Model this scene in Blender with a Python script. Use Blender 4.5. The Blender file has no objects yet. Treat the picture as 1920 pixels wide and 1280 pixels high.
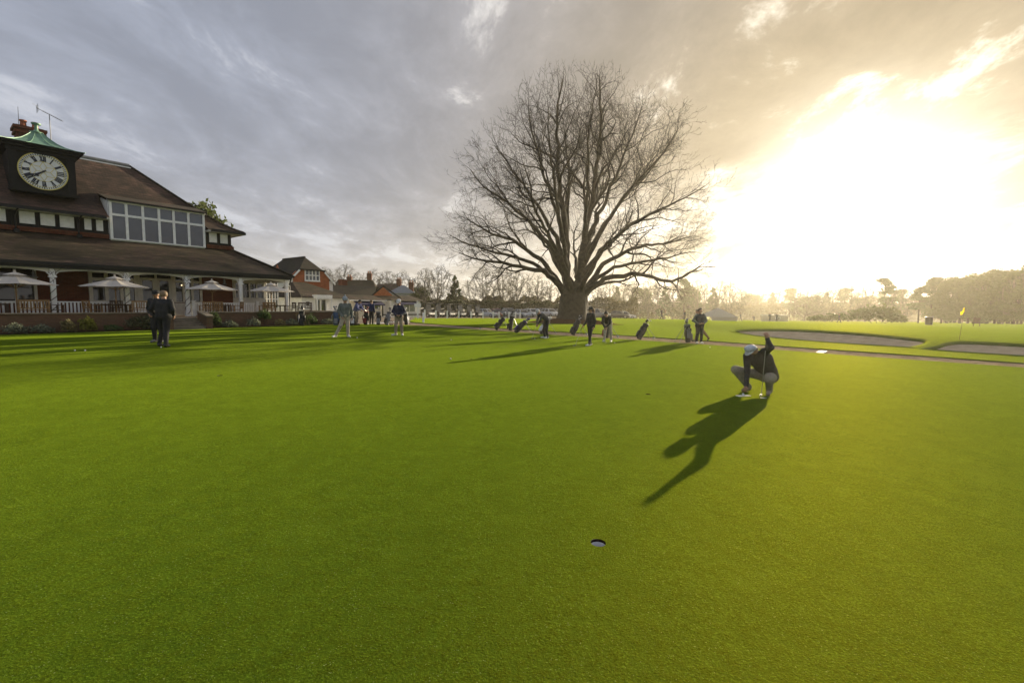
import bpy, bmesh, math, random
import numpy as np
from mathutils import Vector, Matrix, geometry
R = math.radians
rnd = random.Random(7)
scn = bpy.context.scene
col = scn.collection
# ---------------------------------------------------------------- camera
cam = bpy.data.cameras.new('camera')
cam.sensor_width = 36.0
cam.lens = 853.0 / 1920.0 * 36.0
cam.clip_end = 3000
camo = bpy.data.objects.new('camera', cam)
col.objects.link(camo)
camo.matrix_world = Matrix.Translation((0, 0, 1.7)) @ Matrix.Rotation(R(90 - 4.62), 4, 'X') @ Matrix.Rotation(R(0.6), 4, 'Z')
scn.camera = camo
# ---------------------------------------------------------------- light
SUN_AZ, SUN_EL = 36.6, 10.4
sd = Vector((math.sin(R(SUN_AZ)) * math.cos(R(SUN_EL)), math.cos(R(SUN_AZ)) * math.cos(R(SUN_EL)), math.sin(R(SUN_EL))))
sl = bpy.data.lights.new('sun', 'SUN')
sl.energy = 5.0
sl.angle = R(0.5)
sl.color = (1.0, 0.85, 0.60)
so = bpy.data.objects.new('sun', sl)
so.rotation_euler = sd.to_track_quat('Z', 'Y').to_euler()
so.location = (60, 80, 60)
col.objects.link(so)
vs = scn.view_settings
vs.view_transform = 'Standard'
vs.look = 'None'
vs.exposure = 1.2
vs.gamma = 1.0
scn.cycles.use_denoising = True
scn.cycles.max_bounces = 6
scn.cycles.diffuse_bounces = 2
scn.cycles.glossy_bounces = 2
scn.cycles.transmission_bounces = 3
scn.cycles.volume_bounces = 1
scn.cycles.transparent_max_bounces = 8
scn.cycles.caustics_reflective = False
scn.cycles.caustics_refractive = False


class NT:
    """short-hand for building node trees"""
    def __init__(s, nt):
        s.t = nt
    def n(s, typ, ins=None, **props):
        d = s.t.nodes.new('ShaderNode' + typ)
        for k, v in props.items():
            setattr(d, k, v)
        for k, v in (ins or {}).items():
            s.set(d.inputs[k], v)
        return d
    def set(s, sock, v):
        if isinstance(v, bpy.types.NodeSocket):
            s.t.links.new(v, sock)
        elif isinstance(v, bpy.types.Node):
            s.t.links.new(v.outputs[0], sock)
        else:
            if sock.type == 'RGBA' and len(v) == 3:
                v = (*v, 1)
            sock.default_value = v
    def m(s, op, a, b=0.0, c=0.0, clamp=False):
        d = s.t.nodes.new('ShaderNodeMath')
        d.operation = op
        d.use_clamp = clamp
        for i, v in enumerate((a, b, c)):
            s.set(d.inputs[i], v)
        return d.outputs[0]
    def mix(s, f, a, b, mode='MIX'):
        d = s.t.nodes.new('ShaderNodeMix')
        d.data_type = 'RGBA'
        d.blend_type = mode
        d.clamp_factor = True
        s.set(d.inputs[0], f)
        s.set(d.inputs[6], a)
        s.set(d.inputs[7], b)
        return d.outputs[2]
    def ss(s, x, a, b, lo=0.0, hi=1.0):
        d = s.t.nodes.new('ShaderNodeMapRange')
        d.interpolation_type = 'SMOOTHSTEP'
        for i, v in enumerate((x, a, b, lo, hi)):
            s.set(d.inputs[i], v)
        return d.outputs[0]


def make_world():
    w = bpy.data.worlds.new('World')
    scn.world = w
    w.use_nodes = True
    w.node_tree.nodes.clear()
    T = NT(w.node_tree)
    out = T.n('OutputWorld')
    sky = T.n('TexSky', sky_type='NISHITA')
    sky.sun_disc = False
    sky.sun_elevation = R(SUN_EL)
    sky.sun_rotation = R(SUN_AZ)
    sky.air_density = 1.0
    sky.dust_density = 1.5
    tc = T.n('TexCoord')
    sep = T.n('SeparateXYZ', {0: tc.outputs['Generated']})
    x, y, z = sep.outputs
    zc = T.m('ADD', T.m('MAXIMUM', z, 0.0), 0.16)
    pv = T.n('CombineXYZ', {0: T.m('DIVIDE', x, zc), 1: T.m('DIVIDE', y, zc)})
    # cloud sheets lie in long rolls: stretch along one direction
    wv = T.n('TexNoise', {'Vector': pv.outputs[0], 'Scale': 0.9, 'Detail': 2.0})
    wp = T.n('VectorMath', {0: wv.outputs['Color'], 1: (0.5, 0.5, 0.0)}, operation='MULTIPLY')
    pw = T.n('VectorMath', {0: pv.outputs[0], 1: wp.outputs[0]}, operation='ADD')
    mp = T.n('Mapping', {'Vector': pw.outputs[0], 'Rotation': (0, 0, R(SKY['rot'])), 'Scale': (1.0, 0.55, 1.0), 'Location': (3.1, 1.7, 0)})
    n1 = T.n('TexNoise', {'Vector': mp.outputs[0], 'Scale': 2.7, 'Detail': 11.0, 'Roughness': 0.66, 'Distortion': 0.2})
    mp2 = T.n('Mapping', {'Vector': pv.outputs[0], 'Rotation': (0, 0, R(SKY['rot2'])), 'Scale': (1.0, 0.40, 1.0), 'Location': SKY['off']})
    n2 = T.n('TexNoise', {'Vector': mp2.outputs[0], 'Scale': 0.75, 'Detail': 5.0, 'Roughness': 0.5, 'Distortion': 0.3})
    a = n1.outputs['Fac']
    b = n2.outputs['Fac']
    dt = T.n('VectorMath', {0: tc.outputs['Generated'], 1: tuple(sd)}, operation='DOT_PRODUCT')
    mu = T.m('MAXIMUM', dt.outputs['Value'], 0.0)
    wide = T.m('POWER', mu, 4.0)
    mid = T.m('POWER', mu, 18.0)
    tight = T.m('POWER', mu, 110.0)
    zp = T.m('MAXIMUM', z, 0.0)
    low = T.m('POWER', T.m('SUBTRACT', 1.0, zp), 7.0)
    thick = T.m('ADD', T.m('MULTIPLY', a, 0.66), T.m('MULTIPLY', b, 0.34))
    # cloud body: grey-blue away from the sun, tan towards it; thick cloud is darker
    body = T.mix(wide, SKY['far'], SKY['near'])
    body = T.mix(T.m('MULTIPLY', low, 0.8), body, T.mix(wide, SKY['lowfar'], SKY['lownear']))
    shade = T.ss(thick, 0.38, 0.62, 1.12, 0.81)
    body = T.mix(1.0, body, T.n('CombineColor', {0: shade, 1: shade, 2: shade}).outputs[0], 'MULTIPLY')
    # thin places let the light through
    gap = T.ss(thick, 0.475, 0.385)
    lit = T.mix(wide, SKY['gapfar'], SKY['gapnear'])
    body = T.mix(T.m('MULTIPLY', gap, 0.85), body, lit)
    veil = T.ss(thick, 0.58, 0.40, 0.06, 1.0)
    lowb = T.ss(zp, 0.30, 0.12)
    glow = T.m('ADD', T.m('MULTIPLY', T.m('MULTIPLY', mid, lowb), veil), T.m('MULTIPLY', tight, 0.6))
    glowc = T.mix(1.0, SKY['glow'], T.n('CombineColor', {0: glow, 1: glow, 2: glow}).outputs[0], 'MULTIPLY')
    clouds = T.mix(1.0, body, glowc, 'ADD')
    ten = T.mix(1.0, clouds, (10, 10, 10), 'MULTIPLY')
    cover = T.ss(thick, 0.34, 0.46, 0.97, 0.995)
    fin = T.mix(cover, sky.outputs[0], ten)
    bg = T.n('Background', {'Color': fin, 'Strength': 0.1})
    T.t.links.new(bg.outputs[0], out.inputs[0])


SKY = dict(far=(0.158, 0.174, 0.214), near=(0.255, 0.20, 0.12), lowfar=(0.32, 0.30, 0.275), lownear=(0.58, 0.52, 0.40),
           gapfar=(0.27, 0.28, 0.31), gapnear=(0.72, 0.65, 0.52), glow=(1.08, 1.03, 0.94), rot=8, rot2=-2, off=(5.6, -3.1, 0))
make_world()


# ---------------------------------------------------------------- helpers
class MB:
    """collects faces, then links them as ONE mesh object"""
    def __init__(s):
        s.v, s.f, s.mi, s.k = [], [], [], 0
    def add(s, vs, fs):
        o = len(s.v)
        s.v.extend([tuple(p) for p in vs])
        for f in fs:
            s.f.append(tuple(i + o for i in f))
            s.mi.append(s.k)
        return s
    def box(s, x0, x1, y0, y1, z0, z1, bev=0.0):
        if bev:
            b = bev
            v = []
            for sz, zz in ((0, z0), (1, z1)):
                for (xx, yy, dx, dy) in ((x0, y0, 1, 1), (x1, y0, -1, 1), (x1, y1, -1, -1), (x0, y1, 1, -1)):
                    sg = 1 if sz == 0 else -1
                    v += [(xx + dx * b, yy + dy * b, zz), (xx + dx * b, yy, zz + sg * b), (xx, yy + dy * b, zz + sg * b)]
            bm = bmesh.new()
            for p in v:
                bm.verts.new(p)
            bmesh.ops.convex_hull(bm, input=bm.verts)
            bm.verts.index_update()
            s.add([p.co for p in bm.verts], [[q.index for q in f.verts] for f in bm.faces])
            bm.free()
            return s
        v = [(x, y, z) for z in (z0, z1) for y in (y0, y1) for x in (x0, x1)]
        return s.add(v, [(0, 2, 3, 1), (4, 5, 7, 6), (0, 1, 5, 4), (2, 6, 7, 3), (0, 4, 6, 2), (1, 3, 7, 5)])
    def hexa(s, b, t):
        """box between two quads (bottom ring, top ring, both counter-clockwise from above)"""
        return s.add(list(b) + list(t), [(3, 2, 1, 0), (4, 5, 6, 7)] + [(i, (i + 1) % 4, 4 + (i + 1) % 4, 4 + i) for i in range(4)])
    def bar(s, p, q, w, h=None, up=(0, 0, 1)):
        p, q = Vector(p), Vector(q)
        d = (q - p).normalized()
        u = Vector(up)
        if abs(d.dot(u)) > .98:
            u = Vector((1, 0, 0))
        a = d.cross(u).normalized() * (w / 2)
        b = a.cross(d).normalized() * ((h or w) / 2)
        return s.add([p - a - b, p + a - b, p + a + b, p - a + b, q - a - b, q + a - b, q + a + b, q - a + b],
                     [(0, 1, 2, 3), (7, 6, 5, 4)] + [(i, 4 + i, 4 + (i + 1) % 4, (i + 1) % 4) for i in range(4)])
    def tube(s, pts, rad, n=8, cap=True):
        pts = [Vector(p) for p in pts]
        if not hasattr(rad, '__len__'):
            rad = [rad] * len(pts)
        o = len(s.v)
        a = None
        for i, p in enumerate(pts):
            d = (pts[min(i + 1, len(pts) - 1)] - pts[max(i - 1, 0)])
            d = d.normalized() if d.length > 1e-9 else Vector((0, 0, 1))
            if a is None:
                a = d.orthogonal().normalized()
            a = (a - d * a.dot(d))
            a = a.normalized() if a.length > 1e-6 else d.orthogonal().normalized()
            b = d.cross(a)
            for k in range(n):
                t = 2 * math.pi * k / n
                s.v.append(tuple(p + (a * math.cos(t) + b * math.sin(t)) * rad[i]))
        for i in range(len(pts) - 1):
            for k in range(n):
                s.f.append((o + i * n + k, o + i * n + (k + 1) % n, o + (i + 1) * n + (k + 1) % n, o + (i + 1) * n + k))
                s.mi.append(s.k)
        if cap:
            s.f.append(tuple(o + k for k in range(n))[::-1])
            s.mi.append(s.k)
            e = o + (len(pts) - 1) * n
            s.f.append(tuple(e + k for k in range(n)))
            s.mi.append(s.k)
        return s
    def lathe(s, prof, n=16, c=(0, 0, 0), sx=1.0, sy=1.0, cap=True):
        o = len(s.v)
        for (r, z) in prof:
            for k in range(n):
                t = 2 * math.pi * k / n
                s.v.append((c[0] + r * math.cos(t) * sx, c[1] + r * math.sin(t) * sy, c[2] + z))
        for i in range(len(prof) - 1):
            for k in range(n):
                s.f.append((o + i * n + k, o + i * n + (k + 1) % n, o + (i + 1) * n + (k + 1) % n, o + (i + 1) * n + k))
                s.mi.append(s.k)
        if cap:
            s.f.append(tuple(o + k for k in range(n))[::-1])
            e = o + (len(prof) - 1) * n
            s.f.append(tuple(e + k for k in range(n)))
            s.mi += [s.k, s.k]
        return s
    def slab(s, pts, th):
        """a flat polygon given thickness th against its normal"""
        p = [Vector(q) for q in pts]
        n = (p[1] - p[0]).cross(p[2] - p[0]).normalized()
        k = len(p)
        v = p + [q - n * th for q in p]
        return s.add(v, [tuple(range(k)), tuple(range(2 * k - 1, k - 1, -1))] + [(i, i + k, (i + 1) % k + k, (i + 1) % k) for i in range(k)])
    def xf(s, M):
        s.v = [tuple(M @ Vector(p)) for p in s.v]
        return s
    def build(s, name, mat, parent=None, smooth=False, loc=None):
        me = bpy.data.meshes.new(name)
        me.from_pydata(s.v, [], s.f)
        ms = mat if isinstance(mat, (list, tuple)) else [mat]
        for m_ in ms:
            me.materials.append(m_)
        if len(ms) > 1:
            me.polygons.foreach_set('material_index', s.mi)
        if smooth:
            me.polygons.foreach_set('use_smooth', [True] * len(me.polygons))
            if isinstance(smooth, (float, int)) and not isinstance(smooth, bool):
                me.set_sharp_from_angle(angle=R(smooth))
        me.update()
        o = bpy.data.objects.new(name, me)
        col.objects.link(o)
        if parent is not None:
            o.parent = parent
        if loc is not None:
            o.location = loc
        return o


def tag(o, label=None, cat=None, group=None, kind=None):
    for k, v in (('label', label), ('category', cat), ('group', group), ('kind', kind)):
        if v:
            o[k] = v
    return o


def thing(name, label, cat, loc=(0, 0, 0), rz=0.0, group=None):
    o = bpy.data.objects.new(name, None)
    o.empty_display_size = .2
    o.location = loc
    o.rotation_euler = (0, 0, rz)
    col.objects.link(o)
    return tag(o, label, cat, group)


def copy_tree(o, parent=None):
    kids = list(o.children)
    c = o.copy()
    col.objects.link(c)
    c.parent = parent
    for k in kids:
        copy_tree(k, c)
    return c


def place(proto, first, loc, rz=0.0, sc=1.0, label=None, group=None):
    o = proto if first else copy_tree(proto)
    o.location = loc
    o.rotation_euler = (0, 0, rz)
    o.scale = (sc, sc, sc) if not hasattr(sc, '__len__') else sc
    if label:
        o['label'] = label
    if group:
        o['group'] = group
    return o


# ---------------------------------------------------------------- materials
MATS = {}


def mat(name, c, rough=.75, var=.18, scale=6.0, bump=0.0, bscale=40.0, metal=0.0, spec=.5, coat=0.0, sheen=0.0, trans=0.0):
    if name in MATS:
        return MATS[name]
    m_ = bpy.data.materials.new(name)
    m_.use_nodes = True
    T = NT(m_.node_tree)
    b = T.t.nodes['Principled BSDF']
    b.inputs['Roughness'].default_value = rough
    b.inputs['Metallic'].default_value = metal
    b.inputs['Specular IOR Level'].default_value = spec
    if coat:
        b.inputs['Coat Weight'].default_value = coat
        b.inputs['Coat Roughness'].default_value = .06
    if sheen:
        b.inputs['Sheen Weight'].default_value = sheen
    tc = T.n('TexCoord')
    if var:
        n = T.n('TexNoise', {'Vector': tc.outputs['Object'], 'Scale': scale, 'Detail': 5.0, 'Roughness': .6})
        lo = tuple(x * (1 - var) for x in c)
        hi = tuple(min(1, x * (1 + var)) for x in c)
        T.set(b.inputs['Base Color'], T.mix(T.ss(n.outputs['Fac'], .3, .7), lo, hi))
    else:
        b.inputs['Base Color'].default_value = (*c, 1)
    if bump:
        n = T.n('TexNoise', {'Vector': tc.outputs['Object'], 'Scale': bscale, 'Detail': 4.0})
        bp = T.n('Bump', {'Height': n.outputs['Fac'], 'Strength': bump, 'Distance': .02})
        T.set(b.inputs['Normal'], bp.outputs[0])
    if trans:
        o = T.t.nodes['Material Output']
        tr = T.n('BsdfTranslucent', {'Color': tuple(min(1, x * 1.5) for x in c)})
        mx = T.n('MixShader', {0: trans, 1: b.outputs[0], 2: tr.outputs[0]})
        T.t.links.new(mx.outputs[0], o.inputs[0])
    MATS[name] = m_
    return m_


def grass_mat(name, ca, cb, cdark, fine=80.0, bump=.9, stripe=0.0):
    m_ = bpy.data.materials.new(name)
    m_.use_nodes = True
    T = NT(m_.node_tree)
    b = T.t.nodes['Principled BSDF']
    tc = T.n('TexCoord').outputs['Object']
    f1 = T.n('TexNoise', {'Vector': tc, 'Scale': fine, 'Detail': 4.0, 'Roughness': .75}).outputs['Fac']
    f2 = T.n('TexNoise', {'Vector': tc, 'Scale': fine * .2, 'Detail': 4.0, 'Roughness': .7}).outputs['Fac']
    f3 = T.n('TexNoise', {'Vector': tc, 'Scale': 1.1, 'Detail': 6.0, 'Roughness': .65, 'Distortion': .4}).outputs['Fac']
    f4 = T.n('TexNoise', {'Vector': tc, 'Scale': .16, 'Detail': 3.0}).outputs['Fac']
    # scuffs and spike marks: small worn shapes of their own
    f5 = T.n('TexNoise', {'Vector': tc, 'Scale': 5.0, 'Detail': 6.0, 'Roughness': .8, 'Distortion': .9}).outputs['Fac']
    f6 = T.n('TexNoise', {'Vector': tc, 'Scale': .7, 'Detail': 2.0}).outputs['Fac']
    c = T.mix(T.ss(T.m('ADD', T.m('MULTIPLY', f3, .6), T.m('MULTIPLY', f4, .4)), .36, .64), ca, cb)
    c = T.mix(T.ss(f2, .40, .64, 0, .62), c, tuple(x * .42 for x in ca))
    f7 = T.n('TexNoise', {'Vector': tc, 'Scale': 4.5, 'Detail': 6.0, 'Roughness': .75}).outputs['Fac']
    c = T.mix(T.ss(f7, .46, .66, 0, .20), c, tuple(min(1, x * 1.5) for x in cb))
    c = T.mix(T.ss(f7, .46, .30, 0, .22), c, tuple(x * .55 for x in ca))
    c = T.mix(T.ss(f1, .52, .74, 0, .8), c, tuple(min(1, x * 2.2) for x in cb))
    c = T.mix(T.ss(f1, .48, .30, 0, .7), c, tuple(x * .35 for x in ca))
    f8 = T.n('TexNoise', {'Vector': tc, 'Scale': 95.0, 'Detail': 1.0}).outputs['Fac']      # dew sparkles, put into the colour as pale specks
    c = T.mix(T.ss(f8, .70, .76, 0, .55), c, (.24, .30, .11))
    sc_ = T.m('MULTIPLY', T.ss(f5, .55, .67), T.ss(f6, .47, .60))
    c = T.mix(T.m('MULTIPLY', sc_, .55), c, cdark)
    if stripe:
        mp = T.n('Mapping', {'Vector': tc, 'Rotation': (0, 0, R(-30))})
        wv = T.n('TexWave', {'Vector': mp.outputs[0], 'Scale': stripe, 'Distortion': .6, 'Detail': 1.0}, wave_type='BANDS', bands_direction='Y')
        c = T.mix(T.ss(wv.outputs['Fac'], .4, .6, 0, .3), c, tuple(x * .7 for x in ca))
    T.set(b.inputs['Base Color'], c)
    b.inputs['Roughness'].default_value = .9
    b.inputs['Specular IOR Level'].default_value = 0.0
    b.inputs['Sheen Weight'].default_value = GRASS['sheen']
    b.inputs['Sheen Roughness'].default_value = .42
    T.set(b.inputs['Sheen Tint'], T.mix(T.ss(T.m('ADD', T.m('MULTIPLY', f1, .60), T.m('ADD', T.m('MULTIPLY', f2, .30), T.m('MULTIPLY', f7, .10))), .40, .60), tuple(x * .35 for x in GRASS['tint']), tuple(x * 1.55 for x in GRASS['tint'])))
    h = T.m('ADD', T.m('MULTIPLY', f1, .55 / fine), T.m('ADD', T.m('MULTIPLY', f2, .6 / fine), T.m('MULTIPLY', sc_, -.0018)))
    bp = T.n('Bump', {'Height': h, 'Strength': bump, 'Distance': 1.0})
    T.set(b.inputs['Normal'], bp.outputs[0])
    gl = T.n('BsdfGlossy', {'Color': GRASS['gloss'], 'Roughness': .66})      # waxy shine of the blades, with golden backlight put into its colour
    T.set(gl.inputs['Normal'], bp.outputs[0])
    mx = T.n('MixShader', {0: GRASS['glossw'], 1: b.outputs[0], 2: gl.outputs[0]})
    T.t.links.new(mx.outputs[0], T.t.nodes['Material Output'].inputs[0])
    return m_


def brick_mat(name, c1, c2, mortar, bw=.225, rh=.075, rough=.85, moss=None, tile=False, mossa=.5):
    m_ = bpy.data.materials.new(name)
    m_.use_nodes = True
    T = NT(m_.node_tree)
    b = T.t.nodes['Principled BSDF']
    tc = T.n('TexCoord').outputs['Object']
    sp = T.n('SeparateXYZ', {0: tc})
    v = T.n('CombineXYZ', {0: T.m('ADD', sp.outputs[0], sp.outputs[1]), 1: sp.outputs[2]}).outputs[0]
    bt = T.n('TexBrick', {'Vector': v, 'Color1': c1, 'Color2': c2, 'Mortar': mortar, 'Scale': 1.0, 'Mortar Size': .006 if not tile else .008,
                          'Brick Width': bw, 'Row Height': rh, 'Bias': 0.0})
    n1 = T.n('TexNoise', {'Vector': tc, 'Scale': 1.3, 'Detail': 6.0, 'Roughness': .65}).outputs['Fac']
    n2 = T.n('TexNoise', {'Vector': tc, 'Scale': 9.0, 'Detail': 4.0, 'Roughness': .6}).outputs['Fac']
    c = T.mix(T.ss(n2, .3, .72, .0, .55), bt.outputs['Color'], tuple(x * .55 for x in c1))
    if moss:
        c = T.mix(T.ss(n1, .40, .66, 0, mossa), c, moss)
        c = T.mix(T.ss(n2, .62, .74, 0, .5), c, (.16, .15, .11))
        if tile:      # weathered courses: streaks along the rows, and darker mossy sweeps
            mp = T.n('Mapping', {'Vector': tc, 'Scale': (.9, .9, 9.0)})
            n3 = T.n('TexNoise', {'Vector': mp.outputs[0], 'Scale': 1.6, 'Detail': 5.0, 'Roughness': .7}).outputs['Fac']
            n4 = T.n('TexNoise', {'Vector': tc, 'Scale': .35, 'Detail': 3.0, 'Roughness': .6}).outputs['Fac']
            c = T.mix(T.ss(n3, .50, .68, 0, .65), c, tuple(min(1, x * 1.9 + .01) for x in c1))
            c = T.mix(T.ss(n3, .48, .34, 0, .6), c, tuple(x * .35 for x in c2))
            c = T.mix(T.ss(n4, .44, .60, 0, .6), c, tuple(x * .45 for x in moss))
    else:
        c = T.mix(T.ss(n1, .42, .7, 0, .45), c, tuple(x * .5 for x in c2))
    T.set(b.inputs['Base Color'], c)
    b.inputs['Roughness'].default_value = rough
    b.inputs['Specular IOR Level'].default_value = .25
    if tile:
        sw = T.m('FRACT', T.m('DIVIDE', sp.outputs[2], rh))
        hh = T.m('ADD', T.m('MULTIPLY', T.m('SUBTRACT', 1.0, sw), .025), T.m('MULTIPLY', T.m('ADD', bt.outputs['Fac'], n2), -.012))
    else:
        hh = T.m('MULTIPLY', T.m('ADD', bt.outputs['Fac'], T.m('MULTIPLY', n2, .5)), -.008)
    bp = T.n('Bump', {'Height': hh, 'Strength': .8, 'Distance': 1.0})
    T.set(b.inputs['Normal'], bp.outputs[0])
    MATS[name] = m_
    return m_


GRASS = dict(sheen=.26, tint=(.40, .56, .035), gloss=(.80, .68, .04), glossw=.028)
G_GREEN = grass_mat('turf_green', (.019, .054, .005), (.034, .072, .006), (.008, .022, .003))
G_LAWN = grass_mat('turf_lawn', (.034, .072, .006), (.056, .090, .008), (.028, .048, .005), fine=60.0, bump=.9, stripe=.35)
M_PATH = mat('path_gravel', (.26, .20, .14), .95, .35, 3.0, .5, 120, spec=0.0)
M_PAVE = mat('forecourt_paving', (.24, .20, .155), .9, .2, 2.0, .3, 60, spec=0.0)
M_SAND = mat('bunker_sand', (.45, .36, .25), .95, .12, 2.0, .6, 25, spec=0.0)
M_MULCH = mat('leaf_mulch', (.070, .036, .020), .95, .45, 6.0, 1.0, 30, spec=0.0)
M_SOIL = mat('flower_bed_soil', (.040, .029, .020), .95, .35, 8.0, .8, 40, spec=0.0)
M_BRICK = brick_mat('red_brick', (.20, .062, .030), (.13, .040, .022), (.13, .10, .08))
M_BRICK_HOUSE = brick_mat('orange_brick', (.60, .195, .078), (.46, .138, .058), (.25, .16, .11))
M_BRICK_WALL = brick_mat('terrace_brick', (.20, .105, .060), (.145, .075, .046), (.13, .105, .08), moss=(.085, .075, .042), mossa=.5)
M_TILE = brick_mat('clay_tile', (.082, .052, .035), (.056, .038, .028), (.030, .022, .016), .17, .085, moss=(.042, .037, .016), tile=True, mossa=.75)
M_TILE_RED = brick_mat('clay_tile_red', (.140, .078, .054), (.098, .058, .042), (.034, .025, .02), .17, .085, moss=(.034, .028, .018), tile=True, mossa=.8)
M_TILE_DARK = brick_mat('dark_tile', (.030, .021, .016), (.022, .017, .014), (.014, .011, .009), .17, .085, moss=(.032, .029, .014), tile=True, mossa=.7)
M_WHITE = mat('white_paint', (.82, .82, .81), .5, .07, 4.0, .05)
M_OFFWHITE = mat('cream_paint', (.60, .58, .52), .55, .10, 3.0)
M_RENDER = mat('white_render', (.80, .79, .77), .85, .08, 5.0, .25, 90)
M_BLACK = mat('black_timber', (.008, .0075, .0075), .6, .3, 8.0, .15, 30, spec=.25)
M_GUTTER = mat('black_gutter', (.007, .007, .0075), .4, .2, 8.0, spec=.3)
M_GLASS = mat('dark_glass', (.020, .022, .026), .04, 0, spec=.8)  # opaque panes, with the unlit interior behind put into their dark colour
M_GLASS_SKY = mat('sky_tinted_glass', (.055, .062, .078), .05, .2, .6, spec=1.0)  # the sky's reflection is put into the grey-blue base colour
M_BLIND = mat('blind_glass', (.085, .10, .125), .12, .12, 1.0, spec=1.0)
M_COPPER = mat('verdigris_copper', (.15, .27, .19), .55, .28, 2.2, .15, 8, metal=.15)
M_LEAD = mat('lead', (.16, .165, .17), .6, .2, 3.0)
M_GOLD = mat('gilt', (.62, .52, .14), .45, .1)
M_DIAL = mat('dial_white', (.74, .75, .76), .45, .05)
M_NUM = mat('dial_navy', (.012, .016, .035), .5, 0)
M_WOOD = mat('teak', (.24, .135, .055), .6, .3, 9.0, .2, 30)
M_WOOD_D = mat('dark_teak', (.075, .045, .028), .65, .3, 9.0)
M_FABRIC = mat('parasol_canvas', (.60, .56, .50), .9, .07, 3.0, .1, 60, trans=.25)
M_STONE = mat('coping_stone', (.20, .165, .115), .85, .3, 5.0, .3, 30)
M_BALL = mat('ball_white', (.80, .80, .78), .35, 0)
M_CUPW = mat('cup_white', (.80, .80, .82), .4, 0)
M_STEEL = mat('steel', (.36, .36, .37), .42, .05, metal=1.0)
M_DARKMETAL = mat('dark_metal', (.03, .03, .032), .35, .1, metal=.6)


# ---------------------------------------------------------------- ground
def sm(a, b, x):
    t = min(1, max(0, (x - a) / (b - a)))
    return t * t * (3 - 2 * t)


def gz(x, y):
    z = -.017 * max(-13, min(14, x))
    z -= .35 * sm(40, 70, y) + .45 * sm(65, 90, y) + 1.3 * sm(85, 130, y) + 6.0 * sm(125, 320, y)
    w = (x - 17.1) * .948 + (y - 34.9) * .318
    z += .42 * sm(-1.5, 4.5, w) * (1 - sm(7, 45, w))
    return z


def spline(pts, n=6, closed=True):
    out = []
    k = len(pts)
    for i in range(k if closed else k - 1):
        p = [Vector(pts[(i + j) % k] if closed else pts[min(max(i + j, 0), k - 1)]) for j in (-1, 0, 1, 2)]
        for q in range(n):
            t = q / n
            out.append(.5 * ((2 * p[1]) + (p[2] - p[0]) * t + (2 * p[0] - 5 * p[1] + 4 * p[2] - p[3]) * t * t + (3 * p[1] - p[0] - 3 * p[2] + p[3]) * t ** 3))
    if not closed:
        out.append(Vector(pts[-1]))
    return [(v[0], v[1]) for v in out]


def inside(poly, x, y):
    c = False
    j = len(poly) - 1
    for i in range(len(poly)):
        xi, yi = poly[i]
        xj, yj = poly[j]
        if (yi > y) != (yj > y) and x < (xj - xi) * (y - yi) / (yj - yi) + xi:
            c = not c
        j = i
    return c


O_CL = Vector((-22.2, 19.7, 0))           # the terrace front, left end; the clubhouse frame starts here
TH = R(52.5)
CU = Vector((math.cos(TH), math.sin(TH), 0))
CV = Vector((-math.sin(TH), math.cos(TH), 0))


def cl(s, t, z=0.0):
    return O_CL + CU * s + CV * t + Vector((0, 0, z))


B1 = spline([(17.0, 34.66), (16.74, 31.7), (16.77, 29.14), (17.61, 26.28), (18.53, 24.62), (19.63, 23.17), (20.1, 22.9),
             (22.2, 24.3), (22.42, 25.8), (21.98, 29.27), (20.69, 32.68), (19.08, 34.63), (17.84, 35.3)], 5)
B2 = spline([(20.0, 21.95), (20.39, 20.61), (21.61, 18.7), (22.9, 16.5), (24.4, 15.6), (25.6, 17.2), (24.92, 19.43), (24.2, 21.4), (23.3, 23.2), (22.35, 23.3), (21.39, 22.75), (20.6, 22.4)], 5)
PN = [(-10.9, 33.3), (-7.01, 33.13), (-3.59, 30.9), (1.29, 27.6), (3.03, 26.3), (6.38, 24.5), (7.99, 23.43), (10.5, 21.77), (14.28, 18.35), (17.34, 15.29), (22, 9.8), (30, -2), (36, -14)]
PF = [(-9.3, 41.0), (-8.0, 38.0), (-4.1, 34.88), (1.45, 31.3), (3.57, 30.0), (7.37, 28.0), (9.09, 26.69), (11.94, 24.5), (15.87, 20.41), (18.91, 16.7), (23.8, 10.8), (32, -1), (38, -14)]
PATH = spline(PN, 4, False) + spline(PF, 4, False)[::-1]
FORE = [(-9.3, 41.0), (-10.9, 33.3)] + [tuple(cl(16.9, .2)[:2]), tuple(cl(16.9, 4)[:2]), tuple(cl(20, 10)[:2]), (-24, 62), (-14, 62), (-10.6, 50), (-9.7, 44)]
CARPARK = [(-14, 62), (-10.3, 51.5), (-8, 57), (-3, 66), (4, 70), (16, 72), (30, 80), (40, 92), (30, 100), (-6, 100), (-20, 90)]
BED = [tuple(cl(-4, -1.2)[:2]), tuple(cl(5.55, -1.05)[:2]), tuple(cl(5.55, .2)[:2]), tuple(cl(7.75, .2)[:2]), tuple(cl(7.75, -.95)[:2]), tuple(cl(12, -1.1)[:2]), tuple(cl(16.2, -.9)[:2]),
       tuple(cl(16.9, .2)[:2]), tuple(cl(16.9, 1)[:2]), tuple(cl(-4, 1)[:2])]
TREE = (6.35, 47.5)
MULCH = spline([(TREE[0] + 4.6 * math.cos(t) * (1.15 if math.cos(t) > 0 else 1.2), TREE[1] + 3.4 * math.sin(t)) for t in [i * math.pi / 5 for i in range(10)]], 4)
GREEN = [(-34, -14)] + [tuple(cl(-12, -1.3)[:2])] + [p for p in BED[:1]] + [BED[1]] + [BED[4], BED[5], BED[6]] + [(-10.9, 33.3)] + spline(PN, 4, False)[1:] + [(36, -14)]
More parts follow.
